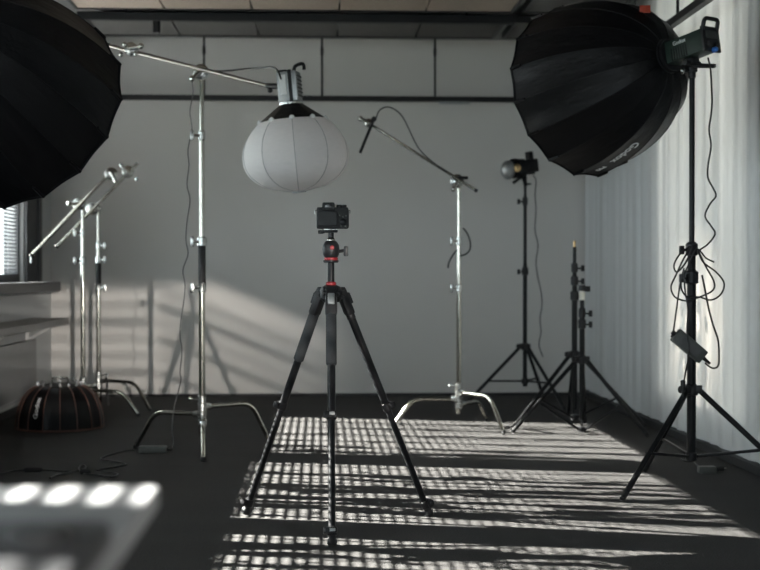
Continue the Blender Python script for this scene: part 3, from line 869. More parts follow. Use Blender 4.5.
m_ = MB(); m_.tube([bR - (bR - bL).normalized() * .03, cb - X_ * .05 + Y_ * .0 + axis_l * .01], [.014, .016], 10)
m_.ball(bR + Vector((-.01, -.02, -.02)), .014, 8, 6); m_.build('mount', 'black_metal', lh)
m_ = MB(); m_.lathe(ltop - axis_l * .012, axis_l, [(.055, 0), (.062, .004), (.062, .018), (.05, .022)], 24); m_.build('mount_ring', 'cast_metal', lh)

LAN = thing('lantern_softbox', 'round white fabric lantern softbox with black collar hanging under the boom light', 'softbox', lbot)
Hl = (ltop - lbot).length
rot_l = Matrix((xl, yl, zl)).transposed().to_4x4()
LAN.rotation_euler = rot_l.to_euler()
RL = 107 / 2 / (F_PX / LY)
def lan_r(t):   # t 0 bottom .. 1 top
    # squashed globe with the widest line a little below the middle
    if t < .40: return RL * math.sqrt(max(0, 1 - ((.40 - t) / .40) ** 2.3))
    if t < .80: return RL * (1 - 0.355 * ((t - .40) / .40) ** 2.2)
    return RL * (.645 - (t - .80) / .20 * .44)
NG = 10
def gore(t0, t1, n, push):
    m_ = MB(); vs = []; fs = []; nu = 6
    for j in range(n + 1):
        t = t0 + (t1 - t0) * j / n
        for i in range(nu + 1):
            u = i / nu
            a = 2 * math.pi / NG * (u - .5)
            r = lan_r(t) * (1 - push * math.sin(math.pi * u))
            r = max(r, .03)
            vs.append((r * math.cos(a), r * math.sin(a), t * Hl))
    for j in range(n):
        for i in range(nu):
            a = j * (nu + 1) + i
            fs.append((a, a + 1, a + nu + 2, a + nu + 1))
    m_.add(vs, fs); return m_
g0 = gore(0.002, .80, 16, .012).build('gore', 'lantern_cloth', LAN, local=True, angle=60)
s0 = MB(); s0.tube([(max(lan_r(t), .03) * 1.004 * math.cos(math.pi / NG), max(lan_r(t), .03) * 1.004 * math.sin(math.pi / NG), t * Hl) for t in [.002 + .798 * j / 16 for j in range(17)]], .0012, 5)
seam = s0.build('seam', 'seam_grey', LAN, local=True)
k0 = gore(.795, 1.0, 5, .02).build('collar_panel', 'softbox_cloth', LAN, local=True, angle=60)
sn = MB(); a_ = math.pi / NG; sn.lathe((lan_r(.805) * 1.01 * math.cos(a_), lan_r(.805) * 1.01 * math.sin(a_), .80 * Hl), (math.cos(a_), math.sin(a_), .4), [(.014, -.003), (.014, .005), (.009, .009)], 10)
snap = sn.build('snap', 'white_print', LAN, local=True)
for k in range(1, NG):
    mr = Matrix.Rotation(2 * math.pi * k / NG, 4, 'Z')
    for o in (g0, seam, k0, snap): link_copy(o, LAN, mr)
m_ = MB(); m_.lathe((0, 0, -.004), (0, 0, 1), [(.034, 0), (.036, .002), (.036, .007), (.03, .009)], 20); m_.build('bottom_ring', 'light_grey_body', LAN, local=True)

# cables of that light
cable('thin dark cable strung along the boom to the light above the lantern',
      [at(203, 70, CY - .03), at(222, 71, CY - .04), at(245, 69, CY - .1), at(262, 68, CY - .2), at(271, 67, LY + .03), at(277, 70, LY - .03), at(281, 79, LY - .06)], .005, name='boom_cable')
wp = []
rn = random.Random(3)
for i, (px_, py_) in enumerate([(191, 75), (193, 92), (190, 112), (192, 128), (188, 150), (189, 165), (187, 185), (190, 200), (187, 222), (186, 240), (188, 254), (183, 270), (185, 285), (184, 300), (181, 320), (180, 336), (182, 350), (180, 372), (181, 380), (177, 396), (174, 408), (172, 428), (173, 441)]):
    wp.append(at(px_, py_, CY - .02 + rn.uniform(-.02, .02)))
wp.append(fl(172, 449, .008))
cable('wavy grey power cable hanging beside the lantern C-stand down to the floor', wp, .0035, 'cable_grey', name='power_cable')
pb = fl(153, 449, .02)
pbx = thing('power_adapter', 'flat black power adapter lying under the left leg of the lantern stand', 'adapter', (pb.x, pb.y, 0))
m_ = MB(); m_.box((pb.x, pb.y, .019), (.15, .07, .036), bev=.007); m_.build('case', 'brick_plastic', pbx)
m_ = MB(); m_.box((pb.x, pb.y - .01, .0375), (.10, .04, .001)); m_.build('case_label', 'cable_grey', pbx, smooth=False)
m_ = MB(); m_.cyl((pb.x + .075, pb.y, .02), (pb.x + .105, pb.y, .02), .01, seg=8); m_.build('plug', 'black_rubber', pbx)

# ================================================================== C-STAND AT THE BACK, CENTRE
DY = 8.22
DX = at(459, 300, DY).x
cs2 = c_stand('grip_stand', 'chrome C-stand with sunlit base and tilted grip arm near the back wall', DX, DY,
              [(178, .42, .185), (-58, .44, .225), (58, .42, .145)], .2,
              [(.09, zat(459, 285, DY), .0165, 'chrome'), (zat(459, 285, DY), zat(459, 236, DY), .014, 'chrome'), (zat(459, 238, DY), zat(459, 183, DY), .0115, 'chrome')], knob_side=-1)
grip_head(cs2, at(457, 181, DY - .02), (0, -1, 0), .044, (-.5, -.2, -1))
m_ = MB(); c = at(457, 181, DY - .05); m_.box(c + Vector((.03, 0, .02)), (.08, .03, .02), bev=.005); m_.build('clamp_jaw', 'black_metal', cs2)
a2a = at(477, 191, DY - .1); a2b = at(365, 121, DY + .1)
arm(cs2, a2a, a2b, .009, 'chrome')
gh2 = grip_head(cs2, at(369, 123, DY + .06), (0, -1, 0), .028, (-1, -.2, .4))
rod = thing('hanging_rod', 'short black rod hanging from the tip of the back grip arm', 'rod', at(360, 153, DY + .05))
m_ = MB(); m_.cyl(at(374, 119, DY + .03), at(360, 153, DY + .03), .010, seg=10); m_.build('shaft', 'black_metal', rod)
m_ = MB(); m_.ball(at(374, 119, DY + .03), .018, 10, 6); m_.build('tip', 'black_rubber', rod)
cable('thin black cable looping over the tilted grip arm of the back stand',
      [at(376, 119, DY + .03), at(379, 111, DY), at(386, 107, DY), at(394, 109, DY), at(402, 116, DY), at(408, 127, DY), at(414, 140, DY), at(420, 150, DY - .02), at(428, 158, DY - .04), at(438, 166, DY - .05), at(447, 172, DY - .06)], .005, name='arm_cable')
cable('short cable loop sticking out beside the pole of the back grip stand',
      [at(463, 228, DY), at(467, 233, DY), at(470, 241, DY), at(470, 249, DY), at(466, 254, DY), at(460, 256, DY - .03)], .006, name='cable_loop')
cable('loose cable end dangling left of the back grip stand knob',
      [at(457, 250, DY - .04), at(453, 255, DY - .05), at(449, 262, DY - .05), at(448, 268, DY - .05)], .006, name='cable_end')
# ================================================================== TWO C-STANDS AT THE LEFT, BACK
EY = 9.02
EX = at(83, 300, EY).x
cs3 = c_stand('parked_stand', 'front one of two parked chrome C-stands by the left corner', EX, EY,
              [(-12, .40, .175), (-132, .40, .14), (108, .40, .205)], .2,
              [(.09, zat(83, 256, EY), .0165, 'chrome'), (zat(83, 258, EY), zat(83, 228, EY), .014, 'chrome'), (zat(83, 230, EY), zat(83, 203, EY), .0115, 'chrome')], knob_side=-1)
grip_head(cs3, at(79, 204, EY - .02), (0, -1, 0), .044, (-1, -.2, 0))
arm(cs3, at(31, 256, EY - .10), at(110, 173, EY - .04), .012)
grip_head(cs3, at(111, 174, EY - .05), (0.3, -1, 0), .046, (.5, -.2, -1))
m_ = MB(); m_.cyl(at(31, 254, EY - .1), at(31, 263, EY - .1), .006, seg=8); m_.build('arm_tip', 'cast_metal', cs3)
GY = 9.42
GX = at(98.5, 300, GY).x
cs4 = c_stand('parked_stand', 'rear one of two parked chrome C-stands, with a black sleeve on its pole', GX, GY,
              [(-22, .42, .21), (-142, .40, .175), (98, .40, .14)], .2,
              [(.09, zat(98, 285, GY), .0165, 'chrome'), (zat(98, 285, GY), zat(98, 257, GY), .019, 'black_rubber'), (zat(98, 257, GY), zat(98, 242, GY), .0145, 'chrome'), (zat(98, 243, GY), zat(98, 210, GY), .0115, 'chrome')], knob_side=1)
grip_head(cs4, at(92, 209, GY - .02), (0, -1, 0), .044, (1, -.2, .1))
arm(cs4, at(56, 247, GY - .12), at(138, 163, GY - .06), .012)
grip_head(cs4, at(128, 172, GY - .07), (0.3, -1, 0), .046, (-1, -.2, .8))
m_ = MB(); pk = at(128, 172, GY - .1)
for q in ((.06, -.05), (-.05, .05)):
    m_ = MB(); m_.ball(pk + Vector((q[0], 0, q[1])), .016, 8, 6); m_.build('knob', 'cast_metal', cs4)
cable('black strap hanging at the foot of the parked C-stands', [at(106, 377, GY - .03), at(107, 385, GY - .03), at(107, 395, GY - .03), at(108, 405, GY - .03)], .009, name='strap', cat='strap')

# ================================================================== LIGHT STAND AT THE BACK WITH A SMALL LIGHT
HY = 9.62
HX = at(525, 300, HY).x
light_stand('tall black light stand against the back wall holding a small lamp', HX, HY, .45, (185, -60, 62), zat(525, 346, HY), zat(525, 381, HY),
            [(.14, zat(525, 265, HY), .0165), (zat(525, 268, HY), zat(525, 196, HY), .0135), (zat(525, 198, HY), zat(525, 184, HY), .0105)], .14, collar_knob=-1)
fx = thing('small_studio_light', 'small black studio lamp with glass front on the tall stand by the back wall', 'studio light', at(524, 184, HY))
pc = at(519, 168, HY)
ld = Vector((-.93, -.33, -.12)).normalized(); ls = ld.cross(Vector((0, 0, 1))).normalized(); lu = ls.cross(ld)
m_ = MB(); m_.box(at(528, 166, HY + .02), (.10, .10, .13), (ls, lu, -ld), bev=.012)
m_.box(at(530, 163, HY + .02), (.06, .17, .04), (ls, lu, -ld), bev=.006); hb = m_.build('housing', 'black_metal', fx)
m_ = MB(); m_.lathe(at(520, 168, HY), ld, [(.05, -.06), (.066, -.03), (.068, .02), (.074, .025), (.074, .06), (.066, .062)], 24, (0, 0, 1)); m_.build('barrel', 'black_metal', fx)
m_ = MB(); m_.ball(at(508, 170, HY - .05), .062, 16, 10, (.9, .9, 1.15)); m_.build('glass_dome', 'light_grey_body', fx)
m_ = MB(); m_.lathe(at(517, 168, HY - .07), Vector((-.2, -1, 0)), [(.030, 0), (.030, .012), (.024, .016)], 18); m_.build('side_knob', 'brass', fx)
m_ = MB(); m_.tube([at(513, 183, HY - .03), at(522, 177, HY - .03), at(526, 186, HY)], .012, 8); m_.build('yoke', 'black_metal', fx)
m_ = MB(); m_.cyl(at(525, 185, HY), at(525, 176, HY), .014, seg=12); m_.cyl(at(525, 184, HY), at(531, 184, HY), .007, seg=8); m_.build('spigot_socket', 'black_metal', fx)
cable('faint wavy cable hanging down the back wall from the small lamp',
      [at(a, b, HY + .03) for a, b in ((533, 175), (536, 181), (535, 195), (536, 210), (535, 230), (538, 245), (536, 262), (538, 278), (541, 292), (542, 305), (540, 318), (541, 332), (539, 345), (543, 357))], .005, 'cable_grey', name='lamp_cable')

# ================================================================== PAIR OF EMPTY LIGHT STANDS (right of centre)
AY = 8.34
AX = at(574.5, 300, AY).x
light_stand('taller of two empty black light stands by the right wall, brass spigot on top', AX, AY, .46, (204, -26, 84), zat(571, 354, AY), zat(571, 414, AY) - .02,
            [(.10, zat(574, 292, AY), .0185), (zat(574, 292, AY), zat(574, 277, AY), .0165), (zat(574, 277, AY), zat(574, 264, AY), .0145), (zat(574, 264, AY), zat(574, 247, AY), .0125)], .10, tip=True)
BY = 7.98
BX = at(582, 300, BY).x
light_stand('shorter of two empty black light stands by the right wall, pale band at its top', BX, BY, .45, (190, -42, 76), zat(581, 359, BY), zat(581, 428, BY) - .01,
            [(.07, zat(581, 318, BY), .0165), (zat(581, 320, BY), zat(581, 308, BY), .0145), (zat(581, 309, BY), zat(581, 299, BY), .013)], .07)
m_ = MB(); m_.cyl(at(582, 300, BY), at(582, 291, BY), .018, seg=14); bt = m_.build('tape_roll', 'tape'); 
for o in COL.objects:
    if o.name.startswith('light_stand') and abs(o.location.x - BX) < 1e-4: bst = o
bt.data.transform(Matrix.Translation(-bst.location)); bt.parent = bst; bt.name = 'pale_band'
m_ = MB(); m_.cyl(at(582, 291, BY), at(582, 285, BY), .021, seg=14); m_.box(at(586, 289, BY), (.05, .03, .035), bev=.006); m_.build('top_clamp', 'black_satin', bst)

# ================================================================== SOFTBOXES
NR = 16
def sb_prof(t):      # t 0 at apex .. 1 at rim : (radius share, depth share)
    return math.sin(t * math.pi / 2) ** 0.85 * (0.16 + 0.84) , 1 - math.cos(t * math.pi / 2) ** 1.0
def softbox(label, rim_c, apex, Rad, group='deep black softboxes', spin=0.0, up=(0, 0, 1)):
    rim_c, apex = Vector(rim_c), Vector(apex)
    dv = rim_c - apex; Dp = dv.length
    z = dv.normalized(); x, y, _ = basis(z, up)
    root = thing('deep_softbox', label, 'softbox', apex, group)
    root.rotation_euler = Matrix((x, y, z)).transposed().to_euler()
    r0 = .075
    def pt(t, a, sag):
        ang = t * R(86)
        r = r0 + (Rad - r0) * math.sin(ang) / math.sin(R(86))
        h = Dp * (1 - math.cos(ang)) / (1 - math.cos(R(86)))
        # nearly parabolic: keep a rounded back and a flaring mouth
        h = .76 * h + .24 * Dp * t ** 1.5
        r *= (1 - sag)
        return Vector((r * math.cos(a), r * math.sin(a), h))
    nt, nu = 18, 6
    da = 2 * math.pi / NR
    vs = []; fs = []
    for j in range(nt + 1):
        t = j / nt
        for i in range(nu + 1):
            u = i / nu
            sag = .034 * math.sin(math.pi * u) * (.5 + .5 * t)
            # flat chord between ribs
            a = da * (u - .5)
            vs.append(pt(t, a, sag))
    # mouth edge pulled in between the ribs
    for j in range(nt):
        for i in range(nu):
            a = j * (nu + 1) + i
            fs.append((a, a + 1, a + nu + 2, a + nu + 1))
    pm = MB(); pm.add(vs, fs)
    p0 = pm.build('panel', 'softbox_cloth', root, local=True, angle=50)
    p0.matrix_local = Matrix.Rotation(spin, 4, 'Z')
    rb = MB(); rb.tube([pt(j / nt, da / 2, .0) for j in range(nt + 1)], [.0022] * nt + [.005], 6)
    r_0 = rb.build('rib', 'softbox_cloth', root, local=True); r_0.matrix_local = Matrix.Rotation(spin, 4, 'Z')
    pocket = MB(); q = pt(1, da / 2, -.006); q2 = pt(.93, da / 2, -.010)
    pocket.tube([q2, q], [.006, .008], 6); c0 = pocket.build('rib_pocket', 'softbox_cloth', root, local=True); c0.matrix_local = Matrix.Rotation(spin, 4, 'Z')
    for k in range(1, NR):
        mr = Matrix.Rotation(spin + da * k, 4, 'Z')
        for o in (p0, r_0, c0): link_copy(o, root, mr)
    rim = MB()
    rv = []; n = NR * nu
    ring = []
    for k in range(NR):
        for i in range(nu):
            u = i / nu
            ring.append(pt(1, da * (k + u - .5) + spin, .034 * math.sin(math.pi * u)))
    rim.tube(ring + [ring[0]], .006, 6, cap=False); rim.build('mouth_edge', 'softbox_cloth', root, local=True)
    # inner white diffuser, set back from the mouth
    df = MB(); cz = Dp * .93; vsd = [Vector((0, 0, cz))] + [Vector((p.x * .93, p.y * .93, cz)) for p in ring]
    df.add(vsd, [(0, 1 + (k + 1) % n, 1 + k) for k in range(n)]); df.build('diffuser', 'lantern_cloth', root, local=True, smooth=False)
    sr = MB(); sr.lathe((0, 0, -.012), (0, 0, 1), [(.06, 0), (.082, .004), (.082, .022), (.07, .03)], 28); sr.build('speed_ring', 'black_satin', root, local=True)
    return root, pt, da

# right softbox
rimR = at(575.6, 93, 6.40); apR = rimR - Vector((-.546, .821, -.168)) * .605
sbR, ptR, daR = softbox('large black deep softbox with white lettering on the stand at the right', rimR, apR, .424)

def on_panel(root, pt, k, t, u=0.0, lift=.004):
    a = 2 * math.pi / NR * k + u
    p = pt(t, a, .03 - lift / .4)
    e = 1e-3
    dt = (pt(t + e, a, .03) - pt(t - e, a, .03)).normalized()
    dn = Vector((-math.sin(a), math.cos(a), 0))
    return p, dt, dn
def panel_text(root, pt, txt, size, k, t0, flip, name='lettering', tilt=0.0, da_off=0.0):
    # bends the lettering onto the panel: letters run along the rib direction
    me = text_mesh(txt, size)
    arc = 0.0
    ts = [i / 200 for i in range(201)]
    acc = [0.0]
    for i in range(200):
        acc.append(acc[-1] + (pt(ts[i + 1], 0, .03) - pt(ts[i], 0, .03)).length)
    i0 = min(range(201), key=lambda i: abs(ts[i] - t0)); s0_ = acc[i0]
    for v in me.vertices:
        s_ = s0_ + flip * v.co.x
        i = max(1, min(199, next((q for q in range(201) if acc[q] >= s_), 199)))
        fr = (s_ - acc[i - 1]) / max(1e-9, acc[i] - acc[i - 1])
        t = ts[i - 1] + (ts[i] - ts[i - 1]) * fr
        p, dt, dn = on_panel(root, pt, k, t, da_off)
        nrm = dn.cross(dt).normalized()
        if nrm.dot(Vector((p.x, p.y, 0))) < 0: nrm = -nrm
        v.co = p + nrm.cross(dt) * (flip * v.co.y) + nrm * (v.co.z + .003)
    me.materials.clear(); me.materials.append(M['white_print'])
    o = bpy.data.objects.new(name, me); COL.objects.link(o); o.parent = root
    return o

def proj(p):
    d = Vector(p) - _C
    w = d.dot(_F)
    return 380 + F_PX * d.dot(_R) / w, 285 - F_PX * d.dot(_U) / w
def root_matrix(o):
    return Matrix.Translation(o.location) @ o.rotation_euler.to_matrix().to_4x4()
def nearest_panel(root, pt, px, py):
    best = None; mw = root_matrix(root)
    for k in range(NR):
        for t in (0.4, .5, .6, .7, .8, .9):
            p, _, _ = on_panel(root, pt, k, t)
            q = proj(mw @ p)
            e = (q[0] - px) ** 2 + (q[1] - py) ** 2 - 40 * ((mw @ p).y < root.location.y + .2)
            if best is None or e < best[0]: best = (e, k, t)
    return best
bk = nearest_panel(sbR, ptR, 622, 152)
panel_text(sbR, ptR, 'Godox', .062, bk[1], .70, 1)
panel_text(sbR, ptR, 'P90', .040, bk[1], .89, 1)
# orange tag on the top edge
m_ = MB(); pq = at(645, 9, 5.98)
m_.box(pq, (.05, .004, .035), bev=.001); tg_ = m_.build('orange_tag', 'orange_tag')
tg_.data.transform(root_matrix(sbR).inverted()); tg_.parent = sbR

# LED light behind a softbox
def cob_light(label, apex, rim_c, roll_up=(0, 0, 1), group='dark green studio lights on the softboxes', left=False):
    z = (Vector(apex) - Vector(rim_c)).normalized()       # points away from the softbox
    x, y, _ = basis(z, roll_up)
    root = thing('studio_light', label, 'studio light', Vector(apex) + z * .1, group)
    A = Vector(apex) + z * .012
    L = .23
    m_ = MB(); m_.box(A + z * (L / 2), (.100, .102, L), (x, y, z), bev=.012); hb = m_.build('housing', 'light_green_body', root)
    m_ = MB(); m_.lathe(A - z * .004, z, [(.070, 0), (.074, .004), (.074, .016), (.066, .020)], 24); m_.build('mount_ring', 'black_satin', root)
    # tilted rear face with handle
    B = A + z * (L + .004)
    m_ = MB(); m_.box(B, (.112, .116, .016), (x, y, z), bev=.006); bp_ = m_.build('back_plate', 'black_satin', root)
    m_ = MB(); m_.tube(fillet([B + y * .04 - x * .047, B + y * .088 + z * .02 - x * .047, B + y * .088 + z * .02 + x * .047, B + y * .04 + x * .047], .02), .0095, 10); m_.build('handle', 'black_satin', root)
    m_ = MB(); m_.box(B + z * .009 + y * .018, (.078, .040, .002), (x, y, z)); m_.build('display', 'screen', bp_, smooth=False)
    for dx in (-.026, .026):
        m_ = MB(); m_.lathe(B + z * .008 - y * .028 + x * dx, z, [(.014, 0), (.014, .010), (.011, .013)], 18); m_.build('dial', 'black_rubber', bp_)
    m_ = MB(); m_.lathe(B + z * .006 - y * .052 + x * .0, z, [(.012, 0), (.012, .018), (.008, .022)], 14); m_.build('plug', 'blue_plug', bp_)
    for k in range(7):
        for s_ in (-1, 1):
            m_ = MB(); m_.box(A + z * (.05 + .014 * k) + x * (.0505 * s_) - y * .02, (.003, .055, .005), (x, y, z)); m_.build('vent', 'black_metal', hb, smooth=False)
    me = text_mesh('Godox', .026)
    for s_ in (-1, 1):
        me2 = me.copy()
        for v in me2.vertices:
            v.co = (A + z * (.10) + x * (s_ * (.0505 + v.co.z)) + y * (.026 + v.co.y) + z * (-s_ * v.co.x)) - root.location
        me2.materials.clear(); me2.materials.append(M['white_print'])
        o = bpy.data.objects.new('lettering', me2); COL.objects.link(o); o.parent = hb
    # yoke clamp below
    Y0 = A + z * .115 - y * .053
    m_ = MB(); m_.box(Y0 - y * .012, (.05, .028, .05), (x, y, z), bev=.005)
    m_.cyl(Y0 - x * .05 - y * .02, Y0 + x * .05 - y * .02, .013, seg=14); yk = m_.build('tilt_bracket', 'black_satin', root)
    m_ = MB(); m_.cyl(Y0 - y * .03, Y0 - y * .03 + (z * .8 - y * .25 + x * .2) * .13, .011, .010, seg=8); m_.build('tilt_lever', 'black_satin', yk)
    return root, Y0

ltR, YR = cob_light('dark green studio light plugged into the back of the right softbox', apR, rimR)
# right stand
KX, KY = 1.672, 5.83
top_px = at(692, 74, KY)
KX = top_px.x
light_stand('sturdy black light stand carrying the large softbox at the right', KX, KY, .50, (219, 100, -20), zat(693, 389, KY), zat(693, 456, KY),
            [(.13, zat(693, 270, KY), .0205), (zat(693, 272, KY), zat(693, 242, KY), .0185), (zat(693, 244, KY), zat(693, 76, KY), .0125)], .13, collar_knob=-1)
m_ = MB(); m_.cyl((KX, KY, zat(693, 78, KY)), (KX, KY, zat(693, 62, KY)), .017, seg=14)
m_.box(Vector((KX, KY, zat(693, 66, KY))), (.04, .05, .06), bev=.006)
m_.cyl((KX, KY, zat(693, 72, KY)), (KX - .045, KY - .02, zat(693, 72, KY)), .006, seg=8)
sk = m_.build('stand_socket', 'black_satin'); sk.data.transform(Matrix.Translation(-ltR.location)); sk.parent = ltR
m_ = MB(); m_.ball((KX - .05, KY - .022, zat(693, 72, KY)), .013, 10, 6); kn = m_.build('socket_knob', 'cast_metal'); kn.data.transform(Matrix.Translation(-ltR.location)); kn.parent = ltR

# power brick and cables on that stand
pbc = at(689, 346, KY - .05)
X_ = (at(704, 362, KY - .05) - at(672, 335, KY - .05)).normalized(); Yb = Vector((0, 1, 0)); Zb = X_.cross(Yb).normalized()
br = thing('power_brick', 'grey-black power brick hanging slantwise on the right light stand', 'power supply', pbc)
m_ = MB(); m_.box(pbc, (.165, .045, .066), (X_, Yb, Zb), bev=.007); m_.build('case', 'brick_plastic', br)
m_ = MB(); m_.box(pbc - Yb * .023, (.11, .002, .04), (X_, Yb, Zb)); m_.build('case_label', 'cable_grey', br, smooth=False)
m_ = MB(); m_.cyl(pbc + X_ * .08, pbc + X_ * .125, .010, .006, seg=10); m_.build('strain_relief', 'black_rubber', br)
m_ = MB(); m_.cyl(pbc - X_ * .08, pbc - X_ * .10, .011, .011, seg=10); m_.build('plug', 'black_rubber', br)
def K(px_, py_, dy=0.0): return at(px_, py_, KY + dy)
cable('black cable zigzagging down from the right softbox light',
      [K(708, 58, -.2), K(710, 66, -.16), K(711, 75, -.08), K(712, 100), K(711, 115), K(709, 130, .02), K(711, 146), K(708, 165), K(708, 178), K(713, 188), K(716, 196), K(710, 204), K(705, 216), K(711, 226), K(715, 234), K(708, 244), K(701, 249, -.03), K(697, 252, -.04)], .0042, name='light_cable', n=4)
cable('black cable coiled in hanging loops around the right stand pole',
      [K(690, 246, -.05), K(680, 254, -.05), K(674, 265, -.05), K(677, 272, -.05), K(686, 262, -.05), K(692, 246, -.05), K(684, 258, -.05), K(676, 275, -.05), K(671, 287, -.05), K(675, 297, -.05), K(687, 301, -.05), K(697, 298, -.04),
       K(712, 291, -.05), K(714, 282, -.05), K(705, 265, -.05), K(698, 250, -.05), K(703, 262, -.05), K(716, 272, -.05), K(724, 283, -.05), K(721, 294, -.05), K(711, 300, -.05), K(699, 297, -.05), K(686, 296, -.05), K(681, 283, -.05), K(690, 262, -.05), K(697, 249, -.05), K(706, 258, -.06), K(714, 262, -.06)], .0042, name='coiled_cable')
cable('thin cable from the coil down the left of the right stand to the brick',
      [K(684, 268, -.05), K(680, 285, -.05), K(677, 305, -.05), K(675, 320, -.05), K(673, 333, -.05), K(671, 337, -.05)], .004, name='thin_cable')
cable('black cable sagging from the power brick up to the coil, right of the pole',
      [K(705, 363, -.05), K(712, 368, -.05), K(718, 366, -.05), K(719, 355, -.05), K(718, 340, -.05), K(713, 325, -.05), K(709, 310, -.05), K(706, 295, -.05), K(702, 275, -.05)], .0045, name='brick_cable')
cable('black cable dropping from the brick past the hub of the right stand',
      [K(684, 270, -.06), K(685, 290, -.06), K(688, 310, -.06), K(687, 330, -.06), K(689, 348, -.10), K(688, 360, -.08), K(685, 375, -.05), K(683, 388, -.05), K(683, 400, -.05)], .004, plug=(K(683, 380, -.05), (0, 0, -1), .06, .011), name='drop_cable')

# left softbox, its light and its stand (partly outside the frame)
rimL = at(24.8, 111.7, 5.05); apL = rimL - Vector((.345, .842, -.414)) * .63
sbL, ptL, daL = softbox('large black deep softbox cut off by the left edge of the picture', rimL, apL, .414, spin=.12)
ltL, YLb = cob_light('dark green studio light on the back of the left softbox', apL, rimL)
zL = (apL - rimL).normalized()
QX, QY = YLb.x, YLb.y
light_stand('black light stand carrying the softbox at the left edge', QX, QY, .45, (180, 60, -60), .44, .14, [(.10, .95, .0205), (.93, 1.5, .0165), (1.48, YLb.z - .06, .0125)], .1)
m_ = MB(); m_.cyl((QX, QY, YLb.z - .09), (QX, QY, YLb.z - .005), .017, seg=14); sk = m_.build('stand_socket', 'black_satin'); sk.data.transform(Matrix.Translation(-ltL.location)); sk.parent = ltL

# ================================================================== SOFTBOX STANDING ON THE FLOOR (left)
FY = 8.33
fc = at(60, 427, FY); FX = fc.x
fsb = thing('floor_softbox', 'small black dome softbox with brown ribs standing mouth-down on the floor at left', 'softbox', (FX, FY, 0))
RF, HF = .272, .275
def fpt(t, a, sag):   # t 0 top .. 1 floor
    r = RF * (.40 + .60 * math.sin(t * math.pi / 2) ** .8) * (1 - sag)
    return Vector((r * math.cos(a), r * math.sin(a), HF * (1 - t ** 1.65)))
daF = 2 * math.pi / 16
m_ = MB(); vs = []; fs = []
for j in range(13):
    for i in range(6):
        u = i / 5
        vs.append(fpt(j / 12, daF * (u - .5), .03 * math.sin(math.pi * u)))
for j in range(12):
    for i in range(5):
        a = j * 6 + i; fs.append((a, a + 1, a + 7, a + 6))
m_.add(vs, fs); fp0 = m_.build('panel', 'softbox_cloth', fsb, local=True, angle=60)
m_ = MB(); m_.tube([fpt(.1 + .9 * j / 12, daF / 2, -.006) for j in range(13)], .0032, 5); fr0 = m_.build('rib_tape', 'rib_tape', fsb, local=True)
m_ = MB(); p = fpt(.08, daF / 2, -.01); m_.box(p + Vector((0, 0, .012)), (.013, .013, .02), bev=.003); fh0 = m_.build('rib_hinge', 'light_grey_body', fsb, local=True)
for k in range(1, 16):
    for o in (fp0, fr0, fh0): link_copy(o, fsb, Matrix.Rotation(daF * k, 4, 'Z'))
m_ = MB(); m_.lathe((0, 0, HF - .012), (0, 0, 1), [(.08, 0), (.112, .004), (.112, .012), (.08, .018), (.07, .022)], 28); m_.build('speed_ring', 'black_satin', fsb, local=True)
m_ = MB(); m_.tube(fillet([(-.05, 0, HF), (-.05, 0, HF + .045), (.05, 0, HF + .045), (.05, 0, HF)], .012), .005, 8); m_.build('bracket', 'chrome', fsb, local=True)
m_ = MB(); ring = [fpt(1, daF * (q / 5), .03 * abs(math.sin(math.pi * (q / 5 + .5)))) + Vector((0, 0, .008)) for q in range(80)]
m_.tube(ring + [ring[0]], .007, 6, cap=False); m_.build('mouth_edge', 'rib_tape', fsb, local=True)
bkf = None
for k in range(16):
    for t in (.5, .6):
        q = proj(Vector((FX, FY, 0)) + fpt(t, daF * k, .03))
        pw = fpt(t, daF * k, 0)
        e = (q[0] - 36) ** 2 + (q[1] - 405) ** 2 + (0 if pw.y < 0 else 900)
        if bkf is None or e < bkf[0]: bkf = (e, k)
me = text_mesh('Godox', .040)
for v in me.vertices:
    t = .62 - v.co.x / .30
    a = daF * bkf[1]
    p = fpt(t, a, .02); dn = Vector((-math.sin(a), math.cos(a), 0)); dt = (fpt(t - .02, a, .02) - fpt(t + .02, a, .02)).normalized()
    nrm = dt.cross(dn).normalized()
    if nrm.dot(Vector((p.x, p.y, .1))) < 0: nrm = -nrm
    v.co = p + nrm.cross(dt) * v.co.y + nrm * (.006 + v.co.z)
me.materials.clear(); me.materials.append(M['white_print'])
o = bpy.data.objects.new('lettering', me); COL.objects.link(o); o.parent = fsb

# ================================================================== FLOOR CABLES
def G(px_, py_, z=.005): return fl(px_, py_, z)
cable('thin black cable snaking over the floor at lower left, with a connector',
      [G(-6, 475), G(4, 473), G(12, 471), G(22, 470), G(32, 470), G(46, 470), G(60, 471), G(70, 471)], .0045, plug=(G(24, 470, .012), (1, .1, 0), .09, .013), name='floor_cable')
cable('second floor cable lying in loops just above the table corner',
      [G(50, 478), G(58, 475), G(68, 473), G(76, 471), G(82, 470), G(86, 467), G(82, 465), G(79, 469), G(85, 474), G(98, 475), G(112, 477), G(118, 474), G(108, 472), G(97, 470)], .0045, plug=(G(80, 472, .012), (1, .2, 0), .05, .013), name='floor_cable')
cable('third floor cable running in zigzags to the adapter of the lantern stand',
      [G(97, 470), G(108, 468), G(120, 466), G(126, 464), G(112, 461), G(101, 459), G(106, 456), G(116, 453), G(124, 451), G(134, 450)], .0045, name='floor_cable')
cable('black cable on the floor behind the right stand, ending in a plug',
      [G(681, 459), G(685, 461), G(693, 462), G(698, 466), G(704, 469), G(712, 471)], .0045, name='floor_cable')
pf = G(711, 473, .0)
pp = thing('floor_plug_block', 'small black plug block lying on the carpet behind the right stand', 'adapter', (pf.x, pf.y, 0))
m_ = MB(); m_.box((pf.x - .02, pf.y, .017), (.085, .05, .034), bev=.006); m_.build('case', 'brick_plastic', pp)
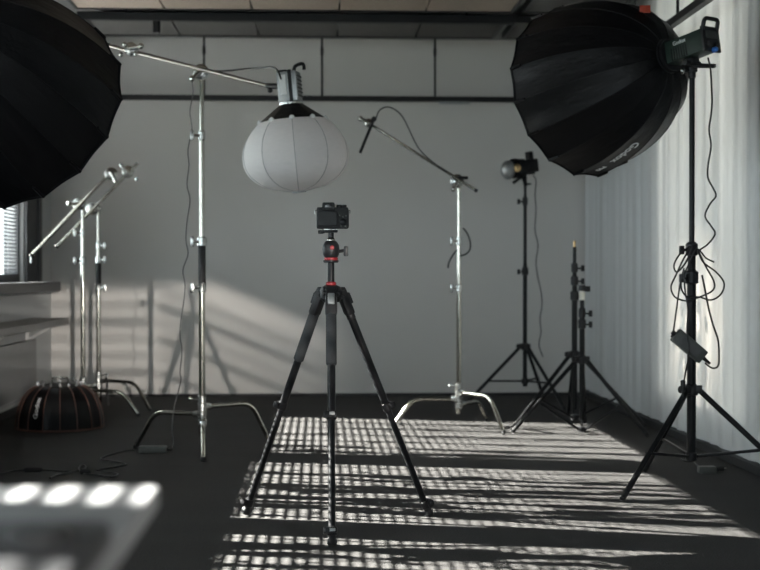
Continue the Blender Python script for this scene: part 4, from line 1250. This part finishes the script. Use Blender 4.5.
m_ = MB(); m_.cyl((pf.x + .02, pf.y - .01, .02), (pf.x + .06, pf.y + .01, .02), .014, seg=12); m_.build('plug', 'black_rubber', pp)
for s_ in (-.006, .008):
    m_ = MB(); m_.cyl((pf.x + .06, pf.y + .01 + s_, .02), (pf.x + .08, pf.y + .018 + s_, .02), .0025, seg=6); m_.build('prong', 'chrome', pp)

# ================================================================== FOREGROUND TABLE
TZ = .72
cr = fl(160, 485, TZ)
tb = thing('side_table', 'pale grey table out of focus in the lower left foreground', 'table', (cr.x - .45, cr.y - .33, 0))
m_ = MB(); m_.box((cr.x - .45, cr.y - .33, TZ - .014), (.90, .66, .028), bev=.006); m_.build('table_top', 'table_top', tb)
for dx in (-.74, -.24):
    for dy in (-.62, -.04):
        m_ = MB(); m_.box((cr.x + dx, cr.y + dy, (TZ - .028) / 2), (.035, .035, TZ - .028), bev=.003); lgx = m_.build('leg', 'table_top', tb)
for dy in (-.62, -.04):
    m_ = MB(); m_.box((cr.x - .45, cr.y + dy, TZ - .05), (.50, .022, .044)); m_.build('apron', 'table_top', tb, smooth=False)
lc = fl(112, 526, TZ + .02)
lp = thing('grey_pad', 'dark grey flat case lying on the blurred table', 'case', (lc.x - .16, lc.y - .11, TZ))
m_ = MB(); m_.box((lc.x - .17, lc.y - .12, TZ + .011), (.34, .24, .020), bev=.006); m_.build('lower_shell', 'pad', lp)
m_ = MB(); m_.box((lc.x - .17, lc.y - .12, TZ + .0235), (.335, .235, .004), bev=.0015); m_.build('lid', 'pad', lp)
bo = fl(40, 537, TZ + .03)
bk_ = thing('black_lens_cap', 'small round black cap lying on the grey case on the table', 'lens cap', (bo.x, bo.y, TZ + .026))
m_ = MB(); m_.lathe((bo.x, bo.y, TZ + .0256), (0, 0, 1), [(.026, 0), (.027, .002), (.027, .009), (.024, .012)], 28); m_.build('disc', 'black_rubber', bk_)
m_ = MB(); m_.box((bo.x, bo.y, TZ + .038), (.03, .008, .004), bev=.001); m_.build('pinch_tab', 'black_satin', bk_)
